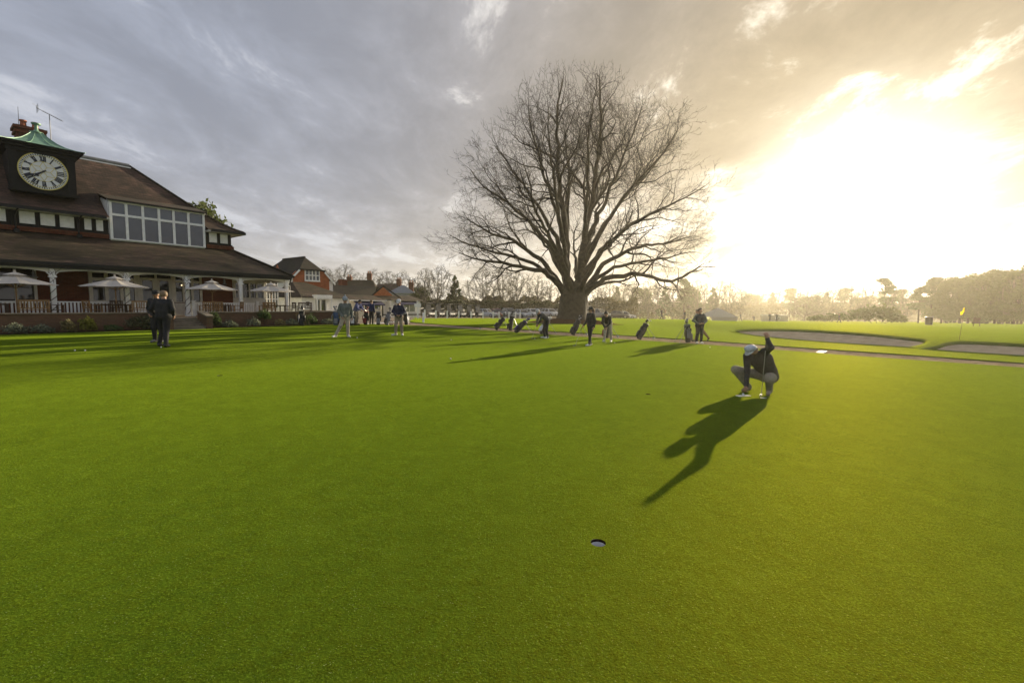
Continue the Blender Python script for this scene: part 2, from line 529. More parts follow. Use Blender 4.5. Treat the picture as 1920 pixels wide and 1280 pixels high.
CUPS = [(.64, 3.17), (-6.32, 9.75), (2.72, 8.94), (-1.25, 13.9)]


def build_ground():
    pts, edges = [], []
    def loop(L, closed=True):
        o = len(pts)
        pts.extend([Vector(p) for p in L])
        n = len(L)
        for i in range(n if closed else n - 1):
            edges.append((o + i, o + (i + 1) % n))
    X0, X1, Y0, Y1 = -260, 560, -45, 540
    loop([(X0, Y0), (X1, Y0), (X1, Y1), (X0, Y1)])
    loop(GREEN); loop(PATH); loop(B1); loop(B2); loop(MULCH); loop(FORE); loop(BED); loop(CARPARK)
    for cx, cy in CUPS:
        loop([(cx + .054 * math.cos(2 * math.pi * i / 24), cy + .054 * math.sin(2 * math.pi * i / 24)) for i in range(24)])
    polys = [B1, B2]
    for (x0, x1, y0, y1, st) in ((X0, X1, Y0, Y1, 16.0), (-40, 70, -12, 120, 4.0), (8, 46, 12, 52, .9)):
        x = x0 + st / 2
        while x < x1:
            y = y0 + st / 2
            while y < y1:
                pts.append(Vector((x + .13, y + .07)))
                y += st
            x += st
    for k_ in range(1, 5):
        for i in range(18):
            t = 2 * math.pi * (i + .5 * (k_ % 2)) / 18
            pts.append(Vector((TREE[0] + 1.1 * k_ * math.cos(t) * 1.05, TREE[1] + .74 * k_ * math.sin(t))))
    V, E, F, *_ = geometry.delaunay_2d_cdt(pts, edges, [], 0, 1e-4)
    cls = {k: [] for k in ('green', 'lawn', 'path', 'mulch', 'fore', 'bed', 'car')}
    for f in F:
        cx = sum(V[i][0] for i in f) / len(f)
        cy = sum(V[i][1] for i in f) / len(f)
        if any((cx - a) ** 2 + (cy - b) ** 2 < .054 ** 2 for a, b in CUPS) or inside(B1, cx, cy) or inside(B2, cx, cy):
            continue
        k = 'lawn'
        if inside(PATH, cx, cy): k = 'path'
        elif inside(BED, cx, cy): k = 'bed'
        elif inside(FORE, cx, cy): k = 'fore'
        elif inside(MULCH, cx, cy): k = 'mulch'
        elif inside(CARPARK, cx, cy): k = 'car'
        elif inside(GREEN, cx, cy): k = 'green'
        cls[k].append(f)
    for k, nm, mt, dz in (('green', 'putting_green', G_GREEN, 0), ('lawn', 'lawn', G_LAWN, .0), ('path', 'path', M_PATH, -.05), ('mulch', 'tree_bed', M_MULCH, 0),
                          ('fore', 'forecourt', M_PAVE, 0), ('bed', 'flower_bed', M_SOIL, 0), ('car', 'car_park', M_PAVE, 0)):
        used, vv, ff = {}, [], []
        for f in cls[k]:
            g = []
            for i in f:
                if i not in used:
                    used[i] = len(vv)
                    x, y = V[i]
                    hump = 0.0
                    if k == 'mulch':
                        hump = .50 * (1 - sm(.25, 1.0, math.hypot((x - TREE[0]) / 5.3, (y - TREE[1]) / 3.4)))
                    vv.append((x, y, gz(x, y) + dz + hump))
                g.append(used[i])
            ff.append(g)
        if k == 'lawn':      # cut turf edge standing proud of the path
            o = len(vv)
            L = spline(PF, 4, False)
            for x, y in L:
                vv += [(x, y, gz(x, y)), (x, y, gz(x, y) - .12)]
            for i in range(len(L) - 1):
                ff.append([o + 2 * i, o + 2 * i + 1, o + 2 * i + 3, o + 2 * i + 2])
        m = MB()
        m.add(vv, ff)
        tag(m.build(nm, mt, smooth=True), kind='structure')
    for P in polys:          # bunkers: a sand bowl that climbs to the far lip, with a rolled turf edge
        cx = sum(p[0] for p in P) / len(P)
        cy = sum(p[1] for p in P) / len(P)
        m = MB()
        rings = [(1.0, -.10), (.93, -.22), (.75, -.26), (.5, -.30), (.25, -.33)]
        n = len(P)
        vv, ff = [], []
        for s_, dz in rings:
            for (x, y) in P:
                px, py = cx + (x - cx) * s_, cy + (y - cy) * s_
                vv.append((px, py, gz(px, py) + dz))
        for r_ in range(len(rings) - 1):
            for i in range(n):
                ff.append((r_ * n + i, r_ * n + (i + 1) % n, (r_ + 1) * n + (i + 1) % n, (r_ + 1) * n + i))
        vv.append((cx, cy, gz(cx, cy) - .33))
        for i in range(n):
            ff.append(((len(rings) - 1) * n + i, (len(rings) - 1) * n + (i + 1) % n, len(vv) - 1))
        m.add(vv, ff)
        so_ = tag(m.build('bunker', M_SAND, smooth=True), kind='structure')
        m = MB()
        vv, ff = [], []
        for (s_, dz) in ((1.10, -.02), (1.05, .05), (1.0, .03), (.985, -.06), (.99, -.2)):
            for (x, y) in P:
                px, py = cx + (x - cx) * s_, cy + (y - cy) * s_
                vv.append((px, py, gz(px, py) + dz))
        for r_ in range(4):
            for i in range(n):
                ff.append((r_ * n + i, r_ * n + (i + 1) % n, (r_ + 1) * n + (i + 1) % n, (r_ + 1) * n + i))
        m.add(vv, ff)
        m.build('turf_lip', G_LAWN, so_, smooth=True)
    for i, (cx, cy) in enumerate(CUPS):
        z0 = gz(cx, cy)
        k = 24
        m = MB()
        prof = [(.0538, -.022), (.0538, -.105), (.0, -.105)]
        m.lathe([(.0538, -.105), (.0538, -.022)], k, (cx, cy, z0), cap=False)
        m.add([(cx + .0538 * math.cos(2 * math.pi * j / k), cy + .0538 * math.sin(2 * math.pi * j / k), z0 - .105) for j in range(k)], [tuple(range(k))])
        c_ = m.build('golf_hole', M_CUPW, smooth=40)
        tag(c_, ['open golf hole with a white liner in bare turf before the crouching man', 'golf hole in shadowed turf beside the two men in black',
                 'golf hole in the turf beside the crouching man', 'golf hole in the turf near a lone white ball'][i], 'golf hole')
        m = MB()
        m.lathe([(.054, -.022), (.054, .0)], k, (cx, cy, z0), cap=False)
        m.build('soil_rim', M_SOIL, c_, smooth=True)


build_ground()


# ---------------------------------------------------------------- clubhouse
def window(parent, x0, x1, z0, z1, y, cols, rows, fm, gm, bar=.06, dep=.08, name='window', rowz=None, gm2=None, colx=None):
    """frame with mullions standing proud of y (front is -y); every pane is a piece of its own"""
    xs = colx or [x0 + (x1 - x0) * i / cols for i in range(cols + 1)]
    zs = rowz or [z0 + (z1 - z0) * i / rows for i in range(rows + 1)]
    m = MB()
    for i, x in enumerate(xs):
        m.box(x - bar / 2, x + bar / 2, y - dep, y + .04, z0, z1)
    for j, z in enumerate(zs):
        for i in range(len(xs) - 1):
            m.box(xs[i] + bar / 2, xs[i + 1] - bar / 2, y - dep * .9, y + .035, z - bar / 2 + (bar / 2 if j == 0 else 0), z + bar / 2 - (bar / 2 if j == len(zs) - 1 else 0))
    f = m.build(name, fm, parent)
    for j in range(len(zs) - 1):
        for i in range(len(xs) - 1):
            p = MB().box(xs[i] + bar / 2, xs[i + 1] - bar / 2, y - .012, y + .012, zs[j] + bar / 2, zs[j + 1] - bar / 2)
            p.build('pane', gm2 if (gm2 and j == len(zs) - 2) else gm, f)
    return f


def numeral(txt, h, w):
    """roman numeral as strokes in x,z; width w, height h, centred"""
    m = MB()
    adv = {'I': .42, 'V': .95, 'X': .95}
    tot = sum(adv[c] for c in txt)
    k = w / max(tot, 1.2)
    x = -tot * k / 2
    def st(a, b, th):
        m.bar((a[0], 0, a[1]), (b[0], 0, b[1]), th, .012, up=(0, 1, 0))
    for c in txt:
        a = adv[c] * k
        cx = x + a / 2
        if c == 'I':
            st((cx, -h / 2), (cx, h / 2), .052)
        elif c == 'V':
            st((cx - a * .36, h / 2), (cx, -h / 2), .06)
            st((cx + a * .36, h / 2), (cx, -h / 2), .026)
        else:
            st((cx - a * .36, h / 2), (cx + a * .36, -h / 2), .06)
            st((cx + a * .36, h / 2), (cx - a * .36, -h / 2), .026)
        m.box(cx - a * .42, cx + a * .42, -.006, .006, h / 2 - .012, h / 2 + .006)
        m.box(cx - a * .42, cx + a * .42, -.006, .006, -h / 2 - .006, -h / 2 + .012)
        x += a
    return m


def clock_turret(root):
    s0, s1, zb, zt, t0 = 1.18, 3.68, 7.50, 9.62, 6.0
    cx = (s0 + s1) / 2
    m = MB()
    m.box(s0, s1, t0, t0 + 2.6, zb - .1, zt)                                   # carcass
    h = m.build('clock_housing', M_BLACK, root)
    for x in (s0, s1 - .28):
        MB().box(x - .03, x + .31, t0 - .07, t0, zb + .08, zt - .14).build('pilaster', M_BLACK, h)
    MB().box(s0 - .1, s1 + .1, t0 - .1, t0 - .003, zt - .14, zt + .06).box(s0 - .22, s1 + .22, t0 - .22, t0 + 2.7, zt + .063, zt + .2).box(s0 - .36, s1 + .36, t0 - .36, t0 + 2.75, zt + .203, zt + .30).build('cornice', M_BLACK, h)
    MB().box(s0 - .1, s1 + .12, t0 - .14, t0 - .003, zb - .08, zb + .07).build('sill', M_BLACK, h)
    # swept copper roof
    prof = [(1.0, .0), (.80, .07), (.60, .20), (.42, .40), (.28, .64), (.17, .86), (.12, .98)]
    m = MB()
    hx, hy, cy, zc = (s1 - s0) / 2 + .42, 1.72, t0 + 1.25, zt + .30
    v, f = [], []
    for (k, z) in prof:
        for (a, b) in ((-1, -1), (0, -1), (1, -1), (1, 0), (1, 1), (0, 1), (-1, 1), (-1, 0)):
            v.append((cx + a * hx * k, cy + b * hy * k, zc + z))
    for i in range(len(prof) - 1):
        for j in range(8):
            f.append((i * 8 + j, i * 8 + (j + 1) % 8, (i + 1) * 8 + (j + 1) % 8, (i + 1) * 8 + j))
    f.append(tuple(range((len(prof) - 1) * 8, len(prof) * 8)))
    f.append(tuple(range(8))[::-1])
    m.add(v, f)
    cr = m.build('copper_roof', M_COPPER, root)
    me = MB()
    for sx in (-1, 1):
        me.tube([(cx + sx * hx * k, cy - hy * k, zc + z + .01) for k, z in prof], .022, 5)
    for fx in (-.38, .38):
        me.tube([(cx + fx * hx * k * 1.0, cy - hy * k - .004, zc + z + .01) for k, z in prof], .014, 5)
    me.build('standing_seam', M_COPPER, cr)
    MB().lathe([(.30, .95), (.30, 1.0), (.2, 1.03), (.12, 1.08), (.075, 1.15), (.07, 1.36), (.09, 1.40), (.20, 1.43), (.21, 1.49), (.08, 1.51)], 10, (cx, cy, zc)).build('finial', M_COPPER, cr, smooth=40)
    # clock face
    cz, rad = 8.60, .93
    def disc(r0, r1, ya, yb, n=56):
        mm = MB()
        v = []
        for y in (ya, yb):
            for r_ in (r0, r1):
                v += [(cx + r_ * math.cos(2 * math.pi * i / n), y, cz + r_ * math.sin(2 * math.pi * i / n)) for i in range(n)]
        f = []
        for i in range(n):
            j = (i + 1) % n
            f += [(i, j, n + j, n + i), (n + i, n + j, 3 * n + j, 3 * n + i), (2 * n + j, 2 * n + i, 3 * n + i, 3 * n + j), (j, i, 2 * n + i, 2 * n + j)]
        return mm.add(v, f)
    cf = disc(.001, rad, t0 - .06, t0 - .004).build('clock_face', M_DIAL, root)
    disc(rad, rad + .045, t0 - .085, t0 - .004).build('gilt_rim', M_GOLD, cf)
    disc(rad - .125, rad - .105, t0 - .066, t0 - .0605).build('minute_ring', M_GOLD, cf)
    disc(.505, .525, t0 - .066, t0 - .0605).build('inner_ring', M_GOLD, cf)
    mk = MB()
    for i in range(60):
        a = 2 * math.pi * i / 60
        c_, s_ = math.cos(a), math.sin(a)
        mk.bar((cx + c_ * (rad - .095), t0 - .066, cz + s_ * (rad - .095)), (cx + c_ * (rad - .015), t0 - .066, cz + s_ * (rad - .015)), .03 if i % 5 else .05, .01, up=(0, 1, 0))
    tag(mk.build('minute_marks', M_NUM, cf), kind='stuff')
    for i, tx in enumerate(['XII', 'I', 'II', 'III', 'IIII', 'V', 'VI', 'VII', 'VIII', 'IX', 'X', 'XI']):
        a = -2 * math.pi * i / 12
        m = numeral(tx, .27, {1: .08, 2: .15, 3: .26, 4: .27}.get(len(tx), .2) if tx != 'V' and tx != 'X' else .17)
        c_, s_ = math.cos(a), math.sin(a)
        rr = .665
        m.v = [(cx + x * c_ - (z + rr) * s_, t0 - .068 + y, cz + x * s_ + (z + rr) * c_) for x, y, z in m.v]
        m.build('numeral', M_NUM, cf)
    tr = MB()
    for i in range(6):
        a = math.pi / 2 + i * math.pi / 3
        a2 = a + math.pi / 3
        p = (cx + .27 * math.cos(a + math.pi / 6), t0 - .064, cz + .27 * math.sin(a + math.pi / 6))
        for b in (a, a2):
            tr.bar(p, (cx + .51 * math.cos(b), t0 - .064, cz + .51 * math.sin(b)), .022, .008, up=(0, 1, 0))
        tr.bar((cx, t0 - .064, cz), p, .022, .008, up=(0, 1, 0))
    tr.build('dial_tracery', M_GOLD, cf)
    def hand(ang, ln, w, nm, y):
        a = R(90 - ang)
        d = Vector((math.cos(a), 0, math.sin(a)))
        q = Vector((-d.z, 0, d.x))
        c0 = Vector((cx, y, cz))
        P = [c0 - d * .12 + q * w * .5, c0 - d * .12 - q * w * .5, c0 + d * ln * .5 - q * w * .5, c0 + d * ln * .62 - q * w * 1.9, c0 + d * ln * .74 - q * w * .6, c0 + d * ln,
             c0 + d * ln * .74 + q * w * .6, c0 + d * ln * .62 + q * w * 1.9, c0 + d * ln * .5 + q * w * .5]
        MB().slab(P[::-1], .012).build(nm, M_NUM, cf)
    hand(240, .82, .035, 'minute_hand', t0 - .092)
    hand(230, .55, .055, 'hour_hand', t0 - .08)
    MB().tube([(cx, t0 - .11, cz), (cx, t0 - .06, cz)], .05, 12).build('hand_boss', M_NUM, cf)


def clubhouse():
    root = thing('clubhouse', 'long two-storey clubhouse with clock turret, tiled roofs, black timbering and verandah', 'building', O_CL, TH)
    SL, SR, T1 = -9.0, 11.4, 5.5          # left end (out of view), right end, upper front wall
    # --- main hipped roof, bell-cast at the eaves
    def hip(offs, s0, s1, t0, t1):
        """rings of a hipped roof: list of (inset, z)"""
        v, f = [], []
        for k, z in offs:
            v += [(s0 + k, t0 + k, z), (s1 - k, t0 + k, z), (s1 - k, t1 - k, z), (s0 + k, t1 - k, z)]
        for i in range(len(offs) - 1):
            for j in range(4):
                f.append((i * 4 + j, i * 4 + (j + 1) % 4, (i + 1) * 4 + (j + 1) % 4, (i + 1) * 4 + j))
        return v, f
    E0, E1 = 4.95, 15.0
    prof = [(0, 6.45), (.5, 6.70), (1.1, 7.08), (1.8, 7.65), (2.6, 8.40), (5.0, 10.66)]
    v, f = hip(prof, SL, 12.05, E0, E1)
    ff = [q for i, q in enumerate(f) if not (i % 4 == 0 and i // 4 < 4)]
    m = MB().add(v, ff)
    zat = lambda k: next(z0 + (z1 - z0) * (k - k0) / (k1 - k0) for (k0, z0), (k1, z1) in zip(prof, prof[1:]) if k <= k1 + 1e-6)
    KD = 2.22
    ks = [0, .5, 1.1, 1.8, KD, 2.6]
    for k0, k1 in zip(ks, ks[1:]):      # the front slope, left open where the dormer stands
        xs = (lambda k: [SL + k, 4.86, 9.86, 12.05 - k]) if k1 <= KD + 1e-6 else (lambda k: [SL + k, 12.05 - k])
        for i in ((0, 2) if k1 <= KD + 1e-6 else (0,)):
            a, b = xs(k0), xs(k1)
            m.add([(a[i], E0 + k0, zat(k0)), (max(a[i + 1], a[i]), E0 + k0, zat(k0)), (max(b[i + 1], b[i]), E0 + k1, zat(k1)), (b[i], E0 + k1, zat(k1))], [(0, 1, 2, 3)])
    roof = m.build('main_roof', M_TILE_RED, root)
    MB().box(SL, 4.85, E0 + .02, 5.6, 6.32, 6.44).box(9.87, 12.0, E0 + .02, 5.6, 6.32, 6.44).box(SL, 12.0, 5.602, E1 - .02, 6.365, 6.44).build('soffit', M_OFFWHITE, root)
    MB().box(SL, 4.72, E0 - .12, E0 + .019, 6.34, 6.50).build('gutter', M_GUTTER, root)
    MB().box(10.0, 12.12, E0 - .12, E0 + .019, 6.34, 6.50).box(12.02, 12.13, E0 + .022, 11, 6.34, 6.50).build('gutter', M_GUTTER, root)
    rt = MB()
    rt.tube([(SL + 5, 9.97, 10.70), (7.05, 9.97, 10.70)], .13, 8)
    rt.build('ridge_cap', M_LEAD, roof)
    MB().box(SL + 5, 7.1, 9.80, 9.84, 10.50, 10.58).build('ridge_flashing', M_WHITE, roof)
    ht = MB()
    for i in range(len(prof) - 1):
        (k0, z0), (k1, z1) = prof[i], prof[i + 1]
        n = max(2, int((k1 - k0) / .16))
        for j in range(n):
            k = k0 + (k1 - k0) * j / n
            kb = k0 + (k1 - k0) * (j + .9) / n
            za, zb_ = z0 + (z1 - z0) * j / n, z0 + (z1 - z0) * (j + .9) / n
            ht.tube([(12.05 - k, E0 + k, za + .02), (12.05 - kb, E0 + kb, zb_ + .05)], [.09, .07], 6)
    tag(ht.build('hip_tiles', M_TILE_DARK, roof), kind='stuff')
    # --- upper storey wall with white panels between black studs
    MB().box(SL, SR, T1, 14.0, 5.1, 6.36).build('upper_wall', M_BLACK, root)
    for a, b in ((-3.6, -3.0), (-2.7, -2.1), (-1.5, -.95), (-.7, -.15), (.1, .88), (1.35, 1.92), (2.12, 2.68), (2.86, 3.44), (3.86, 4.16), (4.36, 4.66), (10.06, 10.52), (10.72, 11.18)):
        MB().box(a, b, T1 - .035, T1 - .001, 5.68, 6.30).build('panel', M_RENDER, root)
    st = [-3.3, -1.75, -.85, -.02, 1.12, 2.02, 2.77, 3.65, 4.26, 4.78, 9.93, 10.62, 11.3]
    for x in st:
        MB().box(x - .085, x + .085, T1 - .06, T1 - .036 + .034, 5.60, 6.32).build('stud', M_BLACK, root)
    MB().box(SL, 4.9, T1 - .075, T1 - .001, 5.52, 5.598).build('sill_beam', M_BLACK, root)
    MB().box(9.9, SR + .06, T1 - .075, T1 - .001, 5.52, 5.598).build('sill_beam', M_BLACK, root)
    for (a, b) in ((SL, 4.9), (9.9, SR + .14)):
        cb = MB().box(a, b, T1 - .10, T1 - .002, 5.28, 5.515)
        x = a + .05
        while x < b - .1:
            cb.box(x, x + .1, T1 - .16, T1 - .101, 5.40, 5.50)
            x += .2
        cb.build('brick_corbel', M_BRICK, root)
    # --- wide white dormer window with its own catslide roof
    ws = [5.0, 5.72, 6.50, 7.30, 8.06, 8.86, 9.72]
    window(root, 4.98, 9.72, 5.26, 7.46, T1 - .1, 6, 2, M_WHITE, M_GLASS_SKY, .13, .09, rowz=[5.26, 6.70, 7.46], gm2=M_BLIND, colx=ws)
    MB().box(4.88, 9.86, T1 - .24, T1 - .02, 7.463, 7.56).build('dormer_fascia', M_WHITE, root)
    MB().box(4.96, 9.76, T1 - .05, T1 + .9, 5.12, 7.46).build('dormer_box', M_WHITE, root)
    for x in (4.90, 9.74):
        MB().slab([(x, T1 - .04, 5.26), (x, T1 - .04, 7.45), (x, 7.0, 7.84), (x, 7.0, 7.3), (x, 5.9, 6.3), (x, 5.7, 5.3)][::-1 if x < 5 else 1], .03).build('dormer_cheek', M_WHITE, root)
    m = MB()
    m.slab([(4.84, T1 - .32, 7.565), (9.9, T1 - .32, 7.565), (9.9, E0 + KD + .05, zat(KD) + .055), (4.84, E0 + KD + .05, zat(KD) + .055)], .06)
    m.build('dormer_roof', M_TILE, root)
    MB().box(4.84, 9.9, T1 - .38, T1 - .30, 7.46, 7.53).build('gutter', M_GUTTER, root)
    for x in (1.2, 3.6):
        d = MB()
        d.tube([(x + .08, E0 - .06, 6.36), (x + .03, E0 + .1, 6.25), (x, T1 - .13, 6.1), (x - .02, T1 - .13, 5.42), (x - .02, T1 - .3, 5.30)], .04, 8)
        d.box(x - .1, x + .1, T1 - .32, T1 - .12, 5.16, 5.34)
        d.build('downpipe', M_GUTTER, root)
    clock_turret(root)
    # --- chimney and aerials
    ch = MB().box(2.0, 3.15, 10.5, 11.6, 9.6, 12.0).box(1.9, 3.25, 10.4, 11.7, 11.55, 11.68).box(1.86, 3.29, 10.36, 11.74, 11.80, 11.95).build('chimney', M_BRICK, root)
    for x in (2.35, 2.85):
        MB().lathe([(.15, 11.95), (.16, 12.0), (.13, 12.3), (.17, 12.34), (.17, 12.42), (.13, 12.43)], 10, (x, 11.0, 0)).build('chimney_pot', mat('terracotta', (.30, .09, .04), .8), ch, smooth=40)
    ae = MB()
    ae.tube([(3.45, 10.6, 10.3), (3.45, 10.6, 12.98)], .02, 6)
    ae.tube([(2.92, 10.6, 13.22), (4.05, 10.6, 12.78)], .018, 5)
    for i in range(10):
        x = 3.2 + i * .085
        z = 13.22 - (x - 2.92) * .39
        ae.tube([(x, 10.42, z), (x, 10.78, z)], .008, 4)
    for j in range(5):
        ae.tube([(2.95, 10.3, 13.0 + j * .1), (2.95, 10.9, 13.0 + j * .1)], .008, 4)
    for yy in (10.3, 10.6, 10.9):
        ae.tube([(2.95, yy, 13.0), (2.95, yy, 13.42)], .008, 4)
    ae.tube([(2.95, 10.3, 13.2), (2.7, 10.2, 13.3)], .008, 4)
    ae.build('television_aerial', M_LEAD, root)
    MB().tube([(2.1, 10.45, 11.3), (2.12, 10.4, 12.98)], [.018, .01], 5).build('whip_aerial', M_DARKMETAL, root)
    # --- verandah roof
    VE, VZ, VS = 2.15, 3.52, 13.95
    v = [(SL, VE, VZ), (VS, VE, VZ), (SR + .02, T1 + .05, 5.26), (SL, T1 + .05, 5.26), (VS, 14, VZ), (SR + .02, 14, 5.26)]
    m = MB().add(v, [(0, 1, 2, 3), (1, 4, 5, 2)])
    vr = m.build('verandah_roof', M_TILE, root)
    ht = MB()
    n = 26
    for j in range(n):
        a, b = j / n, (j + .9) / n
        P = lambda k: Vector((VS, VE, VZ)).lerp(Vector((SR, T1, 5.26)), k)
        ht.tube([P(a) + Vector((0, 0, .02)), P(b) + Vector((0, 0, .06))], [.10, .075], 6)
    tag(ht.build('hip_tiles', M_TILE_DARK, vr), kind='stuff')
    MB().box(SL, VS + .1, VE - .12, VE - .002, VZ - .12, VZ + .03).box(VS - .002, VS + .1, VE, 13, VZ - .12, VZ + .03).build('gutter', M_GUTTER, root)
    MB().box(SL, VS - .05, VE + .02, VE + .10, VZ - .26, VZ - .02).box(VS - .15, VS - .05, VE + .12, 13, VZ - .26, VZ - .02).build('fascia', M_GUTTER, root)
    MB().box(SL, VS - .2, VE + .11, T1 - .02, VZ - .12, VZ - .08).build('verandah_ceiling', M_OFFWHITE, root)  # soffit added so that the verandah lies dark beneath
    # posts with brackets and a gently arched beam between
    ps = [-3.7, -.85, 2.04, 4.92, 7.74, 10.69, 13.68]
    for i, x in enumerate(ps):
        p = MB()
        p.box(x - .10, x + .10, 2.40, 2.60, .8, 3.25, .012)
        p.box(x - .15, x + .15, 2.35, 2.65, 2.82, 2.88).box(x - .13, x + .13, 2.37, 2.63, 2.881, 2.93).box(x - .13, x + .13, 2.37, 2.63, .8, 1.06)
        po = p.build('post', M_WHITE, root)
        k = MB()
        for sg in (-1, 1):
            k.tube([(x + sg * .10, 2.5, 2.95), (x + sg * .22, 2.5, 3.1), (x + sg * .42, 2.5, 3.22)], .03, 6)
        k.build('bracket', M_WHITE, po)
        if i < 5:
            w_ = MB()
            for q in range(2):
                pts = []
                for j in range(22):
                    a = j * .75 + q * 2.6 + i
                    pts.append((x + .135 * math.cos(a) + rnd.uniform(-.02, .02), 2.5 + .135 * math.sin(a), .9 + j * .105))
                w_.tube(pts, [.02 - .0006 * j for j in range(22)], 5)
            for q in range(5):
                z = 2.3 + q * .2
                a = rnd.uniform(0, 6.28)
                p0 = Vector((x + .12 * math.cos(a), 2.42, z))
                w_.tube([p0, p0 + Vector((rnd.uniform(-.2, .2), -.05, .15)), p0 + Vector((rnd.uniform(-.4, .4), -.08, .3 + rnd.random() * .2))], [.012, .01, .006], 4)
            w_.build('climbing_stem', mat('vine_bark', (.07, .052, .04), .9), po)
    for i in range(len(ps) - 1):
        a, b = ps[i] + .105, ps[i + 1] - .105
        v, f = [], []
        n = 12
        for j in range(n + 1):
            x = a + (b - a) * j / n
            zz = 3.06 + .14 * (1 - (2 * j / n - 1) ** 2)
            v += [(x, 2.44, zz), (x, 2.56, zz), (x, 2.56, 3.28), (x, 2.44, 3.28)]
        for j in range(n):
            for q in range(4):
                f.append((j * 4 + q, j * 4 + (q + 1) % 4, j * 4 + 4 + (q + 1) % 4, j * 4 + 4 + q))
        MB().add(v, f).build('arched_beam', M_OFFWHITE, root)
    MB().box(VS - .3, VS - .2, 2.7, 12, 3.08, 3.28).build('side_beam', M_OFFWHITE, root)
    # balustrade: rails and flat balusters between the posts
    for i in range(len(ps) - 1):
        a, b = ps[i] + .103, ps[i + 1] - .103
        if i == 3:
            b = 5.95
        if i == 4:
            a = 7.95
        if i == 5:
            b = 11.55
        if b - a < .3:
            continue
        MB().box(a, b, 2.45, 2.55, 1.57, 1.63).build('handrail', M_WHITE, root)
        MB().box(a, b, 2.46, 2.54, .86, .92).build('bottom_rail', M_WHITE, root)
        x = a + .05
        while x < b - .06:
            MB().box(x, x + .075, 2.48, 2.52, .922, 1.568).build('baluster', M_WHITE, root)
            x += .14
    for x in (5.95, 7.95, 11.62):
        MB().box(x, x + .16, 2.42, 2.58, .8, 1.72).box(x - .04, x + .2, 2.38, 2.62, 1.721, 1.76).build('newel_post', M_WHITE, root)
    # --- ground floor front: brick, white glazed bays, double door
    MB().box(SL, 11.39, T1, T1 + .3, .7, 5.1).build('ground_floor_wall', M_BRICK, root)
    MB().box(11.392, 13.6, T1 + .001, T1 + .3, .7, 3.4).build('side_wing_wall', M_OFFWHITE, root)
    MB().box(11.0, 13.55, T1 + .31, 13.8, .7, 3.4).build('side_wing_wall', M_OFFWHITE, root)
    Y = T1 - .02
    for (a, b) in ((-2.3, -1.0), (-.4, 1.75)):
        window(root, a, b, 1.5, 3.36, Y, max(2, round((b - a) / .7)), 2, M_OFFWHITE, M_GLASS, .12, .1, rowz=[1.5, 2.85, 3.36])
    window(root, 3.95, 6.0, 1.62, 3.36, Y, 3, 2, M_OFFWHITE, M_GLASS, .16, .1, rowz=[1.62, 2.92, 3.36])
    MB().box(3.87, 6.06, T1 - .16, T1 - .002, 1.52, 1.62).build('window_sill', M_OFFWHITE, root)
    # panel under and door
    MB().box(6.06, 9.42, T1 - .06, T1 - .003, .8, 1.58).build('dado_panel', M_OFFWHITE, root)
    d = MB()
    for x in (6.12, 6.98, 7.82):
        d.box(x - .06, x + .06, T1 - .16, T1 - .062, .8, 3.36)
    d.box(6.18, 7.76, T1 - .155, T1 - .062, 3.02, 3.10).box(6.18, 6.92, T1 - .15, T1 - .062, .8, 1.72).box(7.04, 7.76, T1 - .15, T1 - .062, .8, 1.72)
    d.box(6.18, 6.30, T1 - .15, T1 - .062, 1.721, 3.018).box(6.80, 6.918, T1 - .15, T1 - .062, 1.721, 3.018).box(7.042, 7.16, T1 - .15, T1 - .062, 1.721, 3.018).box(7.64, 7.758, T1 - .15, T1 - .062, 1.721, 3.018)
    dr = d.build('entrance_door', M_OFFWHITE, root)
    for a, b in ((6.301, 6.799), (7.161, 7.639)):
        v = [(a, T1 - .1, 1.721), (b, T1 - .1, 1.721), (b, T1 - .1, 2.84)] + [((a + b) / 2 + (b - a) / 2 * math.cos(t * math.pi / 8), T1 - .1, 2.84 + .12 * math.sin(t * math.pi / 8)) for t in range(1, 8)] + [(a, T1 - .1, 2.84)]
        MB().slab(v, .02).build('pane', M_GLASS, dr)
        MB().box(a, b, T1 - .14, T1 - .121, 2.96, 3.018).build('head_rail', M_OFFWHITE, dr)
    MB().box(6.181, 7.759, T1 - .11, T1 - .09, 3.101, 3.34).build('fanlight', M_GLASS, dr)
    MB().tube([(6.86, T1 - .19, 1.7), (6.86, T1 - .19, 2.0)], .018, 6).build('door_handle', M_STEEL, dr)
    window(root, 7.95, 9.42, 1.62, 3.36, Y, 3, 2, M_OFFWHITE, M_GLASS, .13, .1, rowz=[1.62, 2.95, 3.36])
    window(root, 11.5, 13.45, 1.95, 3.05, Y + .02, 4, 1, M_OFFWHITE, M_GLASS, .09, .08)
    # tall slim glazed screen at the verandah end
    window(root, 13.66, 14.9, 1.25, 3.3, 6.4, 6, 3, M_WHITE, M_GLASS, .07, .07)
    MB().box(13.66, 14.95, 6.45, 9.0, .5, 3.34).build('porch_wall', M_RENDER, root)
    # hanging lanterns and heaters under the verandah ceiling
    for x in (1.5, 10.1):
        hl = MB().tube([(x, 3.4, 3.4), (x, 3.4, 3.1)], .02, 6).lathe([(.05, 3.12), (.07, 3.1), (.07, 2.86), (.14, 2.84), (.14, 2.80), (.05, 2.80)], 10, (x, 3.4, 0))
        hl.build('pendant_heater', M_LEAD, root)
    em = bpy.data.materials.new('lit_bulb')
    em.use_nodes = True
    eb = em.node_tree.nodes['Principled BSDF']
    eb.inputs['Emission Color'].default_value = (1, .72, .38, 1)
    eb.inputs['Emission Strength'].default_value = 1.2
